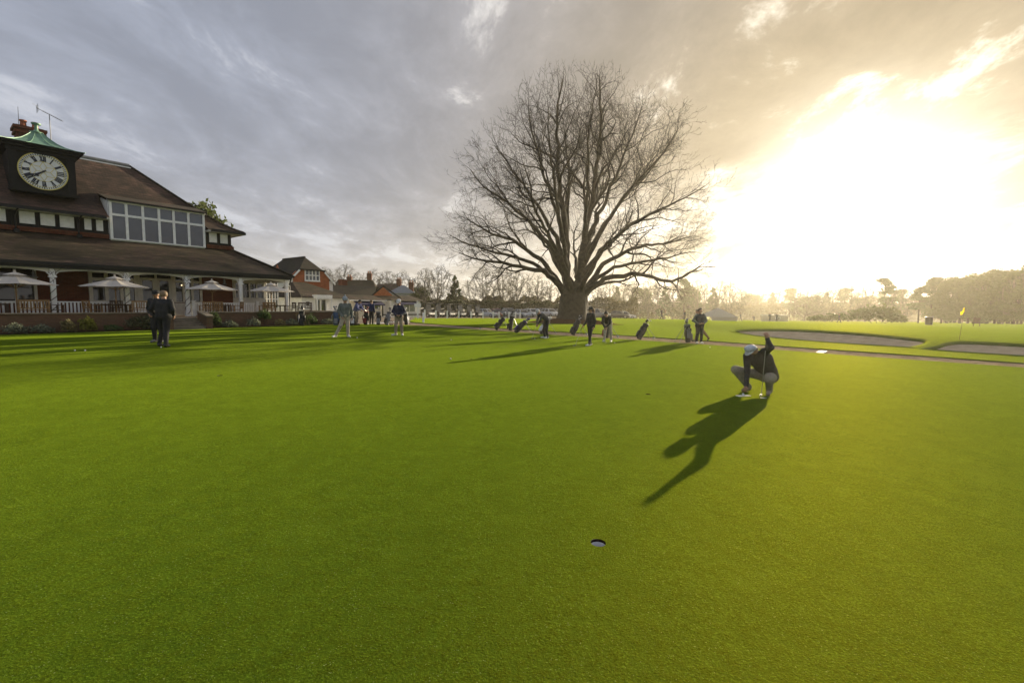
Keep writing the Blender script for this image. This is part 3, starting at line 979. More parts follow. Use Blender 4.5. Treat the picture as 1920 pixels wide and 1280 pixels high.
    for x in (5.6, 8.3):
        w_ = MB().lathe([(.01, -.04), (.035, -.015), (.035, .025), (.01, .045)], 8, (x, T1 - .24, 2.72)).build('wall_lamp', em, root, smooth=True)
        MB().box(x - .03, x + .03, T1 - .2, T1 - .162, 2.68, 2.82).build('bracket', M_DARKMETAL, w_)
    MB().tube([(13.9, 2.2, 3.4), (13.95, 2.5, 3.1), (13.95, 2.6, 2.9), (13.95, 2.6, .85)], .05, 8).build('downpipe', M_GUTTER, root)
    MB().box(SL, SR, 5.9, 13.9, .1, 5.05).build('core_wall', M_BRICK, root)
    MB().box(SL, VS - .1, 2.3, T1 - .01, .2, .8).build('verandah_floor', M_WOOD_D, root)


clubhouse()


# ---------------------------------------------------------------- terrace
def terrace():
    t = MB()
    p = [cl(-9, .31, .78), cl(16.6, .31, .78), cl(16.6, 5.2, .78), cl(14.2, 5.4, .78), cl(14.2, 2.29, .78), cl(-9, 2.29, .78)]
    t.slab([p[0], p[1], p[2], p[3], p[4], p[5]], .5)
    tag(t.build('terrace', M_PAVE), kind='structure')
    for (a, b, lab) in ((-9, 5.6, 'low brick terrace wall with stone coping, left of the steps below two parasols'), (7.7, 16.6, 'low brick terrace wall between the stone steps and the paved forecourt')):
        r = thing('terrace_wall', lab, 'wall', O_CL, TH, 'terrace walls')
        m = MB().box(a, b, 0, .30, -.1, 1.04)
        if a > 0:
            m.box(b - .3, b, .302, 5.2, -.1, 1.04)
        m.build('brickwork', M_BRICK_WALL, r)
        x = a
        while x < b - .05:
            e = min(x + .9, b)
            MB().box(x + .004, e - .004, -.05, .35, 1.041, 1.11 + rnd.uniform(-.006, .006), .01).build('coping_stone', M_STONE, r)
            x = e
        if a > 0:
            MB().box(b - .34, b + .04, .36, 5.2, 1.041, 1.11, .01).build('coping_stone', M_STONE, r)
    r = thing('terrace_steps', 'broad stone steps climbing to the terrace between sloped brick flank walls', 'steps', O_CL, TH)
    n = 5
    for i in range(n):
        z1 = .26 + (i + 1) * (.78 - .26) / n + .0
        y0 = -1.25 + i * .30
        MB().box(5.92, 7.38, y0, y0 + .34 if i < n - 1 else .30, .05, z1 - .045).box(5.92, 7.38, y0 - .03, y0 + .31, z1 - .044, z1, .008).build('step', M_STONE if i % 2 else M_PAVE, r)
    for a in (5.6, 7.40):
        b = a + .30
        MB().hexa([(a, -1.35, -.05), (b, -1.35, -.05), (b, -.01, -.05), (a, -.01, -.05)], [(a, -1.35, .86), (b, -1.35, .86), (b, -.01, 1.10), (a, -.01, 1.10)]).build('flank_wall', M_BRICK_WALL, r)
        MB().hexa([(a - .03, -1.42, .863), (b + .03, -1.42, .863), (b + .03, -.052, 1.115), (a - .03, -.052, 1.115)], [(a - .03, -1.42, .93), (b + .03, -1.42, .93), (b + .03, -.052, 1.18), (a - .03, -.052, 1.18)]).build('coping_stone', M_STONE, r)


terrace()


def parasol(s, lab):
    r = thing('parasol', lab, 'parasol', cl(s, 1.4, .78), TH, 'parasols on the terrace')
    n = 8
    R0, z0, z1 = 1.45, 1.63, 2.10
    v = [(0, 0, z1)]
    f = []
    K = 5
    for k in range(1, K + 1):
        q = k / K
        for j in range(n * 2):
            a = 2 * math.pi * j / (n * 2)
            rr = R0 * q * (1 if j % 2 == 0 else .955)
            zz = z1 + (z0 - z1) * (q ** .9) - (0 if j % 2 == 0 else .05 * math.sin(math.pi * q) + .03 * q)
            v.append((rr * math.cos(a), rr * math.sin(a), zz))
    N = n * 2
    for j in range(N):
        f.append((0, 1 + j, 1 + (j + 1) % N))
    for k in range(K - 1):
        for j in range(N):
            f.append((1 + k * N + j, 1 + (k + 1) * N + j, 1 + (k + 1) * N + (j + 1) % N, 1 + k * N + (j + 1) % N))
    MB().add(v, f).build('canopy', M_FABRIC, r)
    MB().lathe([(.40, z1 - .06), (.22, z1 + .01), (.05, z1 + .07), (.03, z1 + .12), (.05, z1 + .14), (.01, z1 + .17)], 8, cap=False).build('vent_cap', M_FABRIC, r)
    MB().tube([(0, 0, .05), (0, 0, z1)], .028, 8).build('pole', M_WOOD, r)
    MB().lathe([(.28, 0), (.28, .05), (.05, .08), (.05, .25)], 12).build('base', M_DARKMETAL, r)
    for j in range(n):
        a = 2 * math.pi * j / n
        MB().bar((.03 * math.cos(a), .03 * math.sin(a), z1 - .04), (R0 * .98 * math.cos(a), R0 * .98 * math.sin(a), z0 - .025), .018, .022).bar((.03 * math.cos(a), .03 * math.sin(a), 1.45), (R0 * .5 * math.cos(a), R0 * .5 * math.sin(a), 1.82), .014, .018).build('rib', M_WOOD, r)


for s_, l_ in ((.67, 'beige parasol on the terrace over the bench below the clock'), (4.21, 'beige parasol in front of the verandah window bay and double door'),
               (8.68, 'beige parasol beside the top of the terrace steps'), (12.13, 'beige parasol nearest the forecourt end of the terrace')):
    parasol(s_, l_)


def slat_chair(name, lab, w, s, t, rz, mt):
    r = thing(name, lab, 'bench' if w > .9 else ('chair'), cl(s, t, .78), TH + rz, 'wooden seats on the terrace')
    for x in (-w / 2, w / 2 - .05):
        MB().box(x, x + .05, -.27, -.22, 0, .66).build('leg', mt, r)
        MB().hexa([(x, .2, 0), (x + .05, .2, 0), (x + .05, .25, 0), (x, .25, 0)], [(x, .27, .92), (x + .05, .27, .92), (x + .05, .31, .92), (x, .31, .92)]).build('leg', mt, r)
        MB().box(x - .01, x + .06, -.30, .25, .661, .69).build('armrest', mt, r)
    for i in range(5):
        y = -.25 + i * .095
        MB().box(-w / 2 + .003, w / 2 - .003, y, y + .075, .42, .445).build('seat_slat', mt, r)
    MB().box(-w / 2 + .052, w / 2 - .052, .265, .295, .84, .92).build('top_rail', mt, r)
    MB().box(-w / 2 + .052, w / 2 - .052, .235, .265, .50, .55).build('lower_rail', mt, r)
    k = int((w - .12) / .095)
    for i in range(k):
        x = -w / 2 + .08 + i * (w - .2) / max(1, k - 1)
        MB().hexa([(x, .24, .551), (x + .045, .24, .551), (x + .045, .258, .551), (x, .258, .551)], [(x, .27, .839), (x + .045, .27, .839), (x + .045, .288, .839), (x, .288, .839)]).build('back_slat', mt, r)
    return r


def garden_table(s, t, w, lab):
    r = thing('garden_table', lab, 'table', cl(s, t, .78), TH, 'wooden tables on the terrace')
    for i in range(7):
        y = -.42 + i * .12
        MB().box(-w / 2, w / 2, y, y + .108, .70, .73).build('table_slat', M_WOOD_D, r)
    for x in (-w / 2 + .06, w / 2 - .12):
        for y in (-.36, .30):
            MB().box(x, x + .06, y, y + .06, 0, .66).build('leg', M_WOOD_D, r)
    MB().box(-w / 2 + .05, w / 2 - .05, -.37, .37, .661, .699).build('apron', M_WOOD_D, r)


PI = math.pi
for s_, w_, l_ in ((-.2, 1.3, 'dark wooden table beneath the parasol below the clock'), (4.1, 1.4, 'dark wooden table beneath the parasol before the double door'),
                   (8.95, 1.2, 'dark wooden table beneath the parasol by the steps'), (12.3, 1.3, 'dark wooden table beneath the forecourt-end parasol')):
    garden_table(s_, 1.45, w_, l_)
for nm, l_, w_, s_, t_, rz, mt in (
        ('garden_bench', 'slatted teak bench with its back to the lawn under the clock-side parasol', 1.0, 1.12, .75, PI, M_WOOD),
        ('garden_chair', 'teak armchair turned to the first verandah post from the clock', .55, 1.85, 1.2, PI * .6, M_WOOD_D),
        ('garden_chair', 'golden teak armchair at the left end of the double-door parasol table', .55, 3.25, 1.25, PI * .62, M_WOOD),
        ('garden_chair', 'dark teak chair behind the double-door parasol table, by the balustrade', .55, 4.4, 2.05, 0, M_WOOD_D),
        ('garden_bench', 'slatted teak bench with its back to the lawn beside the two men in black', .95, 5.1, .72, PI, M_WOOD),
        ('garden_bench', 'slatted teak bench with its back to the lawn right of the steps', 1.05, 8.35, .72, PI, M_WOOD),
        ('garden_chair', 'dark teak chair behind the table by the steps', .55, 9.3, 2.05, 0, M_WOOD_D),
        ('garden_chair', 'sunlit golden teak chair at the table end away from the steps', .5, 9.95, 1.2, -PI / 2, M_WOOD),
        ('garden_bench', 'sunlit teak bench left of the forecourt-end parasol pole', .8, 11.55, .75, PI, M_WOOD),
        ('garden_chair', 'dark teak chair behind the forecourt-end parasol table', .6, 12.3, 2.05, 0, M_WOOD_D),
        ('garden_chair', 'teak chair at the forecourt end of the last parasol table', .55, 13.35, 1.4, -PI / 2, M_WOOD_D),
        ('garden_bench', 'dark low bench by the downpipe at the verandah corner', .9, 14.3, 1.3, PI * .9, M_WOOD_D)):
    slat_chair(nm, l_, w_, s_, t_, rz, mt)


# ---------------------------------------------------------------- buildings beyond the terrace
M_AWN = mat('navy_awning', (.035, .032, .085), .8, .15)


def brick_house():
    r = thing('brick_house', 'orange brick house with half-hipped tiled roof and white hipped entrance wing', 'building', O_CL, TH)
    g = 14.5
    a, b, c = 20.25, 24.05, 22.1
    MB().slab([(a, g, .1), (b, g, .1), (b, g, 4.35), (23.5, g, 5.02), (20.9, g, 5.02), (a, g, 4.35)], .3).build('gable_wall', M_BRICK_HOUSE, r)
    MB().box(a - .35, a - .002, g + .02, 22, .1, 4.0).build('side_wall', M_RENDER, r)
    MB().box(b + .002, b + .42, g + .02, 22, .1, 3.95).build('side_wall', M_RENDER, r)
    MB().box(a, b, g + .32, 22, .1, 4.1).build('core_wall', M_BRICK_HOUSE, r)
    m = MB()
    rz = 6.28
    e0, e1 = 19.75, 24.6
    zt = lambda s: rz - abs(s - c) * (rz - 3.82) / (c - e0)
    h0, h1 = 20.85, 23.45
    v = [(e0, g - .2, 3.82), (h0, g - .2, zt(h0)), (c, g + 1.1, rz), (c, 20.2, rz), (e0, 23, 3.82), (e1, g - .2, zt(e1)), (h1, g - .2, zt(h1)), (e1, 23, zt(e1))]
    m.add(v, [(0, 1, 2, 3, 4), (6, 5, 7, 3, 2), (1, 6, 2), (4, 3, 7)])
    rf = m.build('roof', M_TILE_DARK, r)
    MB().box(h0 - .06, h1 + .06, g - .28, g - .16, zt(h0) - .1, zt(h0) + .03).build('gutter', M_GUTTER, rf)
    MB().tube([(c, g + 1.1, rz + .02), (c, 20.2, rz + .02)], .09, 6).build('ridge_cap', M_TILE_DARK, rf)
    for (x, q) in ((e0, h0), (e1, h1)):
        MB().bar((x, g - .22, zt(x) - .08), (q, g - .22, zt(q) - .08), .05, .16).build('bargeboard', M_WHITE, rf)
    # small rear cross gable
    MB().slab([(20.3, 17.0, 4.2), (20.3, 18.6, 4.2), (20.3, 17.8, 5.5)][::-1], .1).build('cross_gable', M_BRICK_HOUSE, r)
    window(r, 21.46, 22.94, 3.9, 4.94, g - .02, 4, 2, M_WHITE, M_BLIND, .09, .08)
    MB().box(21.4, 23.0, g - .14, g - .003, 3.79, 3.898).build('window_sill', M_WHITE, r)
    # entrance wing
    f = 11.2
    P = [(18.0, 12.6), (19.35, f), (24.2, f), (24.2, 14.3), (18.0, 14.3)]
    MB().add([(x, y, z) for z in (.1, 2.14) for x, y in P], [(i, (i + 1) % 5, 5 + (i + 1) % 5, 5 + i) for i in range(5)]).build('wing_wall', M_RENDER, r)
    E = [(17.6, 12.6), (19.2, f - .35), (24.6, f - .35), (24.6, 14.45), (17.6, 14.45)]
    v = [(x, y, 2.15) for x, y in E] + [(20.0, 14.2, 3.68), (21.3, 14.2, 3.68), (24.3, 14.4, 2.5)]
    MB().add(v, [(0, 1, 5), (1, 2, 6, 5), (2, 3, 6), (0, 5, 4), (3, 4, 5, 6), (4, 3, 2, 1, 0)]).build('wing_roof', M_TILE, r)
    MB().box(20.35, 21.95, f - .75, f - .002, 2.06, 2.42).build('flat_canopy', M_WHITE, r)
    for x in (20.4, 21.82):
        MB().box(x, x + .1, f - .72, f - .62, .1, 2.058).build('canopy_post', M_WHITE, r)
    window(r, 20.55, 21.7, .15, 2.04, f - .02, 2, 1, M_WHITE, M_GLASS, .14, .08, name='entrance_door')
    for z in (1.42, 1.62):
        MB().box(19.75, 20.05, f - .03, f - .002, z, z + .15).build('plaque', M_GUTTER, r)


brick_house()


def pro_shop():
    r = thing('golf_shop', 'low white-walled shop with long dark tiled roof, brick gable and navy awnings', 'building', O_CL, TH)
    MB().box(24.3, 34.8, 15.2, 20.5, .0, 2.12).build('wall', M_RENDER, r)
    v = [(24.4, 14.7, 2.08), (31.2, 14.7, 2.08), (24.4, 17.6, 3.70), (30.9, 16.3, 3.70), (24.4, 20.7, 2.08), (32.4, 17.9, 2.6), (29.6, 14.9, 2.55)]
    m = MB().add([(24.0, 14.6, 2.1), (29.5, 14.6, 2.1), (30.9, 15.9, 3.68), (24.0, 18.0, 3.68), (24.0, 21, 2.1), (33.4, 21, 2.1), (32.6, 15.6, 2.62)], [(0, 1, 2, 3), (3, 2, 5, 4), (2, 6, 5)])
    m.build('main_roof', M_TILE_DARK, r)
    MB().slab([(29.35, 14.72, 2.55), (32.35, 14.72, 2.6), (30.9, 14.72, 3.60)], .12).build('brick_gable', M_BRICK_HOUSE, r)
    MB().add([(28.9, 14.3, 2.12), (33.9, 14.3, 2.12), (32.5, 14.9, 2.62), (29.3, 14.9, 2.56)], [(0, 1, 2, 3)]).build('gable_skirt_roof', M_TILE, r)
    MB().bar((29.3, 14.66, 2.55), (30.9, 14.62, 3.70), .06, .14).bar((30.9, 14.62, 3.70), (33.6, 14.62, 2.2), .06, .14).build('bargeboard', M_BLACK, r)
    MB().add([(31.5, 13.9, 2.05), (36.5, 13.9, 2.05), (35.6, 15.6, 2.72), (32.2, 15.6, 2.72), (35.6, 18, 2.72), (36.5, 20, 2.05)], [(0, 1, 2, 3), (1, 5, 4, 2)]).build('side_roof', M_TILE, r)
    MB().box(31.6, 36.2, 14.3, 18, .0, 2.04).build('side_wall', M_RENDER, r)
    # kiosk with hipped roof
    MB().box(25.6, 29.6, 13.2, 15.19, .1, 1.99).build('kiosk_wall', mat('cream_render', (.62, .58, .48), .85, .08), r)
    MB().add([(25.3, 12.8, 2.0), (29.9, 12.8, 2.0), (29.4, 14.4, 2.60), (25.7, 14.4, 2.60), (29.9, 15.5, 2.0), (25.3, 15.5, 2.0)], [(0, 1, 2, 3), (1, 4, 2), (5, 0, 3), (4, 5, 3, 2)]).build('kiosk_roof', M_TILE, r)
    MB().box(25.28, 29.92, 12.74, 12.80, 1.93, 2.02).build('kiosk_fascia', M_WHITE, r)
    window(r, 26.2, 29.4, 1.0, 1.62, 13.18, 3, 1, M_WHITE, M_GLASS, .12, .06)
    def awning(s0, s1, t, z, d=.7):
        MB().slab([(s0, t - d, z - .35), (s1, t - d, z - .35), (s1, t, z), (s0, t, z)], .02).slab([(s0, t - d - .01, z - .47), (s1, t - d - .01, z - .47), (s1, t - d - .01, z - .34), (s0, t - d - .01, z - .34)], .015).build('awning', M_AWN, r)
    awning(26.0, 29.5, 13.17, 1.92)
    awning(24.3, 25.5, 15.15, 1.95)
    awning(32.2, 35.4, 14.27, 2.0)
    window(r, 30.2, 31.3, .1, 1.75, 15.17, 2, 1, M_WHITE, M_GLASS, .12, .06, name='glazed_door')
    window(r, 32.6, 35.3, .7, 1.55, 14.28, 3, 1, M_WHITE, mat('curtain_glass', (.25, .27, .24), .2, .2, 3.0), .08, .05)
    MB().box(29.65, 31.58, 15.1, 15.19, .3, .42).box(31.6, 36.2, 14.2, 14.29, .3, .42).build('dado_band', M_GUTTER, r)
    ch = MB().box(27.2, 27.9, 17.2, 17.9, 3.2, 4.35).box(27.12, 27.98, 17.12, 17.98, 4.2, 4.28).build('chimney', M_BRICK, r)


pro_shop()


def far_house(name, lab, x, y, rz, w, d, e, h, wallm, roofm, chims, hip=1.2):
    z0 = gz(x, y)
    r = thing(name, lab, 'house', (x, y, z0), rz, 'houses behind the shop')
    MB().box(-w / 2, w / 2, -d / 2, d / 2, -.3, e).build('wall', wallm, r)
    o = .35
    rf = MB().add([(-w / 2 - o, -d / 2 - o, e - .02), (w / 2 + o, -d / 2 - o, e - .02), (w / 2 + o, d / 2 + o, e - .02), (-w / 2 - o, d / 2 + o, e - .02), (-w / 2 + hip, 0, h), (w / 2 - hip, 0, h)],
                  [(0, 1, 5, 4), (1, 2, 5), (2, 3, 4, 5), (3, 0, 4), (3, 2, 1, 0)]).build('roof', roofm, r)
    for cx, cy, ch in chims:
        c = MB().box(cx - .45, cx + .45, cy - .35, cy + .35, e, ch).box(cx - .53, cx + .53, cy - .43, cy + .43, ch - .35, ch - .22).build('chimney', M_BRICK, r)
        for q in (-.22, .22):
            MB().lathe([(.12, ch), (.1, ch + .35), (.13, ch + .4)], 8, (cx + q, cy, 0)).build('chimney_pot', MATS['terracotta'], c)
    k = max(2, int(w / 2.4))
    for i in range(k):
        xx = -w / 2 + (i + .5) * w / k
        window(r, xx - .45, xx + .45, e - 1.7, e - .5, -d / 2 - .02, 2, 2, M_WHITE, M_GLASS, .08, .05)


far_house('background_house', 'brown-roofed house with two chimneys far behind the shop roof', -31.5, 92, R(8), 9, 6, 4.4, 7.0, M_BRICK, M_TILE, [(-1.2, 0, 7.6), (2.6, .5, 8.4)])
far_house('background_house', 'reddish-roofed house showing over the shop ridge', -27.2, 100, R(-12), 7, 6, 4.6, 6.9, M_RENDER, M_TILE_RED, [(2.6, 0, 7.9)])
far_house('background_house', 'pale house with grey roof and a stack behind the side awning', -22.0, 92, R(5), 4.6, 5, 4.4, 6.0, mat('pale_render', (.42, .43, .40), .85), mat('slate', (.16, .175, .19), .6), [(1.7, -.6, 6.6)], hip=2.0)


# ---------------------------------------------------------------- trees
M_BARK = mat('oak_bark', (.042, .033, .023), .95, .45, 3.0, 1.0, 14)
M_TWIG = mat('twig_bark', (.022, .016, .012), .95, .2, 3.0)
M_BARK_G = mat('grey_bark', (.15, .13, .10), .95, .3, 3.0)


def grow(att, nodes, parent, step, infl, kill, iters, seed, trop=(0, 0, .06), wob=.18, inertia=.0):
    """space colonisation: branch nodes grow towards free points of the crown"""
    rs = np.random.RandomState(seed)
    att = np.array(att, dtype=np.float32)
    P = np.array(nodes, dtype=np.float32)
    par = list(parent)
    best = np.full(len(att), 1e9, dtype=np.float32)
    who = np.zeros(len(att), dtype=np.int64)
    DR = np.array([[0, 0, 1.0] if q < 0 else np.array(nodes[i]) - np.array(nodes[q]) for i, q in enumerate(parent)], dtype=np.float32)
    DR /= np.linalg.norm(DR, axis=1, keepdims=True) + 1e-6
    new0 = 0
    trop = np.array(trop, dtype=np.float32)
    deg = np.zeros(200000, dtype=np.int32)
    for _ in range(iters):
        Q = P[new0:]
        if len(Q) == 0 or len(att) == 0:
            break
        for c0 in range(0, len(Q), 256):
            q = Q[c0:c0 + 256]
            d = ((att[:, None, :] - q[None]) ** 2).sum(-1)
            j = d.argmin(1)
            dm = d[np.arange(len(att)), j]
            u = dm < best
            best[u] = dm[u]
            who[u] = j[u] + new0 + c0
        keep = best > kill * kill
        att, best, who = att[keep], best[keep], who[keep]
        act = best < infl * infl
        if not act.any():
            break
        w = who[act]
        dirs = att[act] - P[w]
        dirs /= np.linalg.norm(dirs, axis=1, keepdims=True) + 1e-6
        ids, inv = np.unique(w, return_inverse=True)
        acc = np.zeros((len(ids), 3), dtype=np.float32)
        np.add.at(acc, inv, dirs)
        acc /= np.linalg.norm(acc, axis=1, keepdims=True) + 1e-6
        acc += trop + rs.normal(0, wob, acc.shape) + inertia * DR[ids]
        acc /= np.linalg.norm(acc, axis=1, keepdims=True) + 1e-6
        ok = deg[ids] < 3
        if not ok.any():
            break
        deg[ids] += 1
        new = P[ids[ok]] + acc[ok] * step
        new0 = len(P)
        P = np.vstack([P, new])
        DR = np.vstack([DR, acc[ok]])
        par += [int(i) for i in ids[ok]]
    return P, par


def tree_geo(P, par, tip, pw, cap_r, twig_len, twig_r, seed, thick=.25, twigs=2, twigmax=.07, trunk_flare=None, sides=(10, 6, 4)):
    rs = random.Random(seed)
    n = len(P)
    kids = [[] for _ in range(n)]
    for i, p in enumerate(par):
        if p >= 0:
            kids[p].append(i)
    rad = np.zeros(n)
    acc = np.zeros(n)
    for i in range(n - 1, -1, -1):
        a = sum(rad[k] ** pw for k in kids[i])
        rad[i] = (a ** (1 / pw)) if a > 0 else tip
        rad[i] = max(rad[i], tip)
    k = cap_r / rad[0]
    if k < 1 or True:
        rad = tip + (rad - tip) * (cap_r - tip) / max(1e-6, rad[0] - tip)
    if trunk_flare:
        for i in range(n):
            if P[i][2] < trunk_flare[0]:
                rad[i] *= 1 + trunk_flare[1] * (1 - P[i][2] / trunk_flare[0]) ** 2
    big, small, tw = MB(), MB(), MB()
    done = set()
    stack = [(0, -1)]
    while stack:
        s, pr = stack.pop()
        ch = [s]
        if pr >= 0:
            pts, rr = [Vector(P[pr])], [min(rad[pr], rad[s] * 1.25)]
        else:
            pts, rr = [], []
        i = s
        while True:
            pts.append(Vector(P[i]))
            rr.append(rad[i])
            ks = sorted(kids[i], key=lambda q: -rad[q])
            for q in ks[1:]:
                stack.append((q, i))
            if not ks:
                break
            i = ks[0]
            if len(rr) > 1 and rr[-1] > thick >= rad[i]:
                stack.append((i, ids_last if False else i0))
                break
            i0 = i
        if len(pts) > 1:
            mx = max(rr[1:]) if len(rr) > 1 else rr[0]
            (big if mx > thick else small).tube(pts, rr, sides[0] if mx > thick else (sides[1] if mx > .07 else sides[2]), cap=False)
    for i in range(n):
        if rad[i] < twigmax and par[i] >= 0:
            d0 = Vector(P[i]) - Vector(P[par[i]])
            if d0.length < 1e-6:
                continue
            d0.normalize()
            for q in range(twigs + (1 if not kids[i] else 0)):
                d = (d0 + Vector((rs.gauss(0, .6), rs.gauss(0, .6), rs.gauss(.15, .5)))).normalized()
                L = twig_len * rs.uniform(.5, 1.2)
                p = Vector(P[i]) - (d0 * rs.random() * .3)
                a = p + d * L * .5
                d2 = (d + Vector((rs.gauss(0, .3), rs.gauss(0, .3), rs.gauss(.12, .3)))).normalized()
                e = a + d2 * L * .5
                tw.tube([p, a, e], [twig_r, twig_r * .8, twig_r * .4], 3, cap=False)
                for z in range(2):
                    f = p.lerp(a, rs.uniform(.3, 1)) if z else a.lerp(e, rs.uniform(.1, .6))
                    d3 = (d2 + Vector((rs.gauss(0, .7), rs.gauss(0, .7), rs.gauss(.1, .6)))).normalized()
                    tw.tube([f, f + d3 * L * .42], [twig_r * .6, twig_r * .35], 3, cap=False)
    return big, small, tw


def fan_tree(seed, rmax, ztop, stems, levels, dens, seglen, wob, trop, outw, r_end=.3, thick=.16, twig_floor=.006, ratio=.62):
    """limbs that fork again and again at sharp angles until they reach the crown's outline"""
    rs = random.Random(seed)
    big, small, tw = MB(), MB(), MB()
    def room(p, d):
        s = 0.0
        while s < 16:
            q = p + d * s
            if q.z > ztop or q.z < 1.2 or math.hypot(q.x, q.y) > rmax(q.z, math.atan2(q.y, q.x)):
                break
            s += .5
        return s
    def branch(p, d, L, r, lev, path=None):
        if path:
            P = [Vector(q) for q in path]
            pts = []
            n = max(6, int(L / .7))
            for i in range(n + 1):
                t = i / n * (len(P) - 1)
                k = min(int(t), len(P) - 2)
                q = P[k].lerp(P[k + 1], t - k)
                if 0 < i:
                    q = q + Vector((rs.gauss(0, .07), rs.gauss(0, .07), rs.gauss(0, .06)))
                pts.append(q)
            # go on to the outline
            d = (pts[-1] - pts[-3]).normalized()
            ex = room(pts[-1], d) * .62
            while ex > .5:
                d = (d + Vector((rs.gauss(0, .1), rs.gauss(0, .1), rs.gauss(.05, .1)))).normalized()
                pts.append(pts[-1] + d * .7)
                ex -= .7
            n = len(pts) - 1
            L = sum((pts[i + 1] - pts[i]).length for i in range(n))
        else:
            n = max(2, int(round(L / seglen[lev])))
            pts = [p]
            w = wob[lev]
            for i in range(n):
                d = (d + Vector((rs.gauss(0, w), rs.gauss(0, w), rs.gauss(trop[lev], w)))).normalized()
                pts.append(pts[-1] + d * (L / n))
        rad = [max(twig_floor, r * (1 - (1 - r_end) * (i / n) ** (.7 if lev else .75))) for i in range(n + 1)]
        if not path and lev < 3:
            rad[0] *= 1.25
        if lev >= levels - 1:
            tw.tube(pts, rad, 3, cap=False)
            return
        (big if r > thick else small if lev < 3 else tw).tube(pts, rad, 12 if r > .5 else (9 if r > thick else (6 if r > .05 else 3)), cap=False)
        k = max(2, int(L * dens[lev] * rs.uniform(.85, 1.15)))
        side = rs.uniform(0, 6.28)
        for i in range(k + 1):
            t = .16 + .84 * (i + rs.uniform(-.3, .3)) / k if k else 1
            if lev == 0:
                t = .38 + .62 * t
            t = min(1.0, max(.1, t))
            f = t * n
            j = min(int(f), n - 1)
            q = pts[j].lerp(pts[j + 1], f - j)
            dd = (pts[j + 1] - pts[j]).normalized()
            side += 2.4 + rs.gauss(0, .5)
            u = dd.orthogonal().normalized()
            u = Matrix.Rotation(side, 3, dd) @ u
            ang = R(rs.uniform(32, 64)) if t < .97 else R(rs.uniform(8, 26))
            cd = dd * math.cos(ang) + u * math.sin(ang)
            out = Vector((q.x, q.y, (q.z - 7) * .7))
            if out.length > .1:
                cd = cd + out.normalized() * outw
            cd.normalize()
            av = room(q, cd)
            cl_ = min(av * rs.uniform(.75, 1.0), max(L * (1 - .45 * t), L * .4) * ratio * rs.uniform(.65, 1.2))
            if cl_ < .22:
                continue
            pr = rad[j] + (rad[j + 1] - rad[j]) * (f - j)
            branch(q, cd, cl_, min(pr * rs.uniform(.5, .72), .009 + cl_ * (.023 if lev < 2 else .013)), lev + 1)
    for (path, r) in stems:
        L = sum((Vector(path[i + 1]) - Vector(path[i])).length for i in range(len(path) - 1))
        branch(None, None, L, r, 0, path)
    return big, small, tw


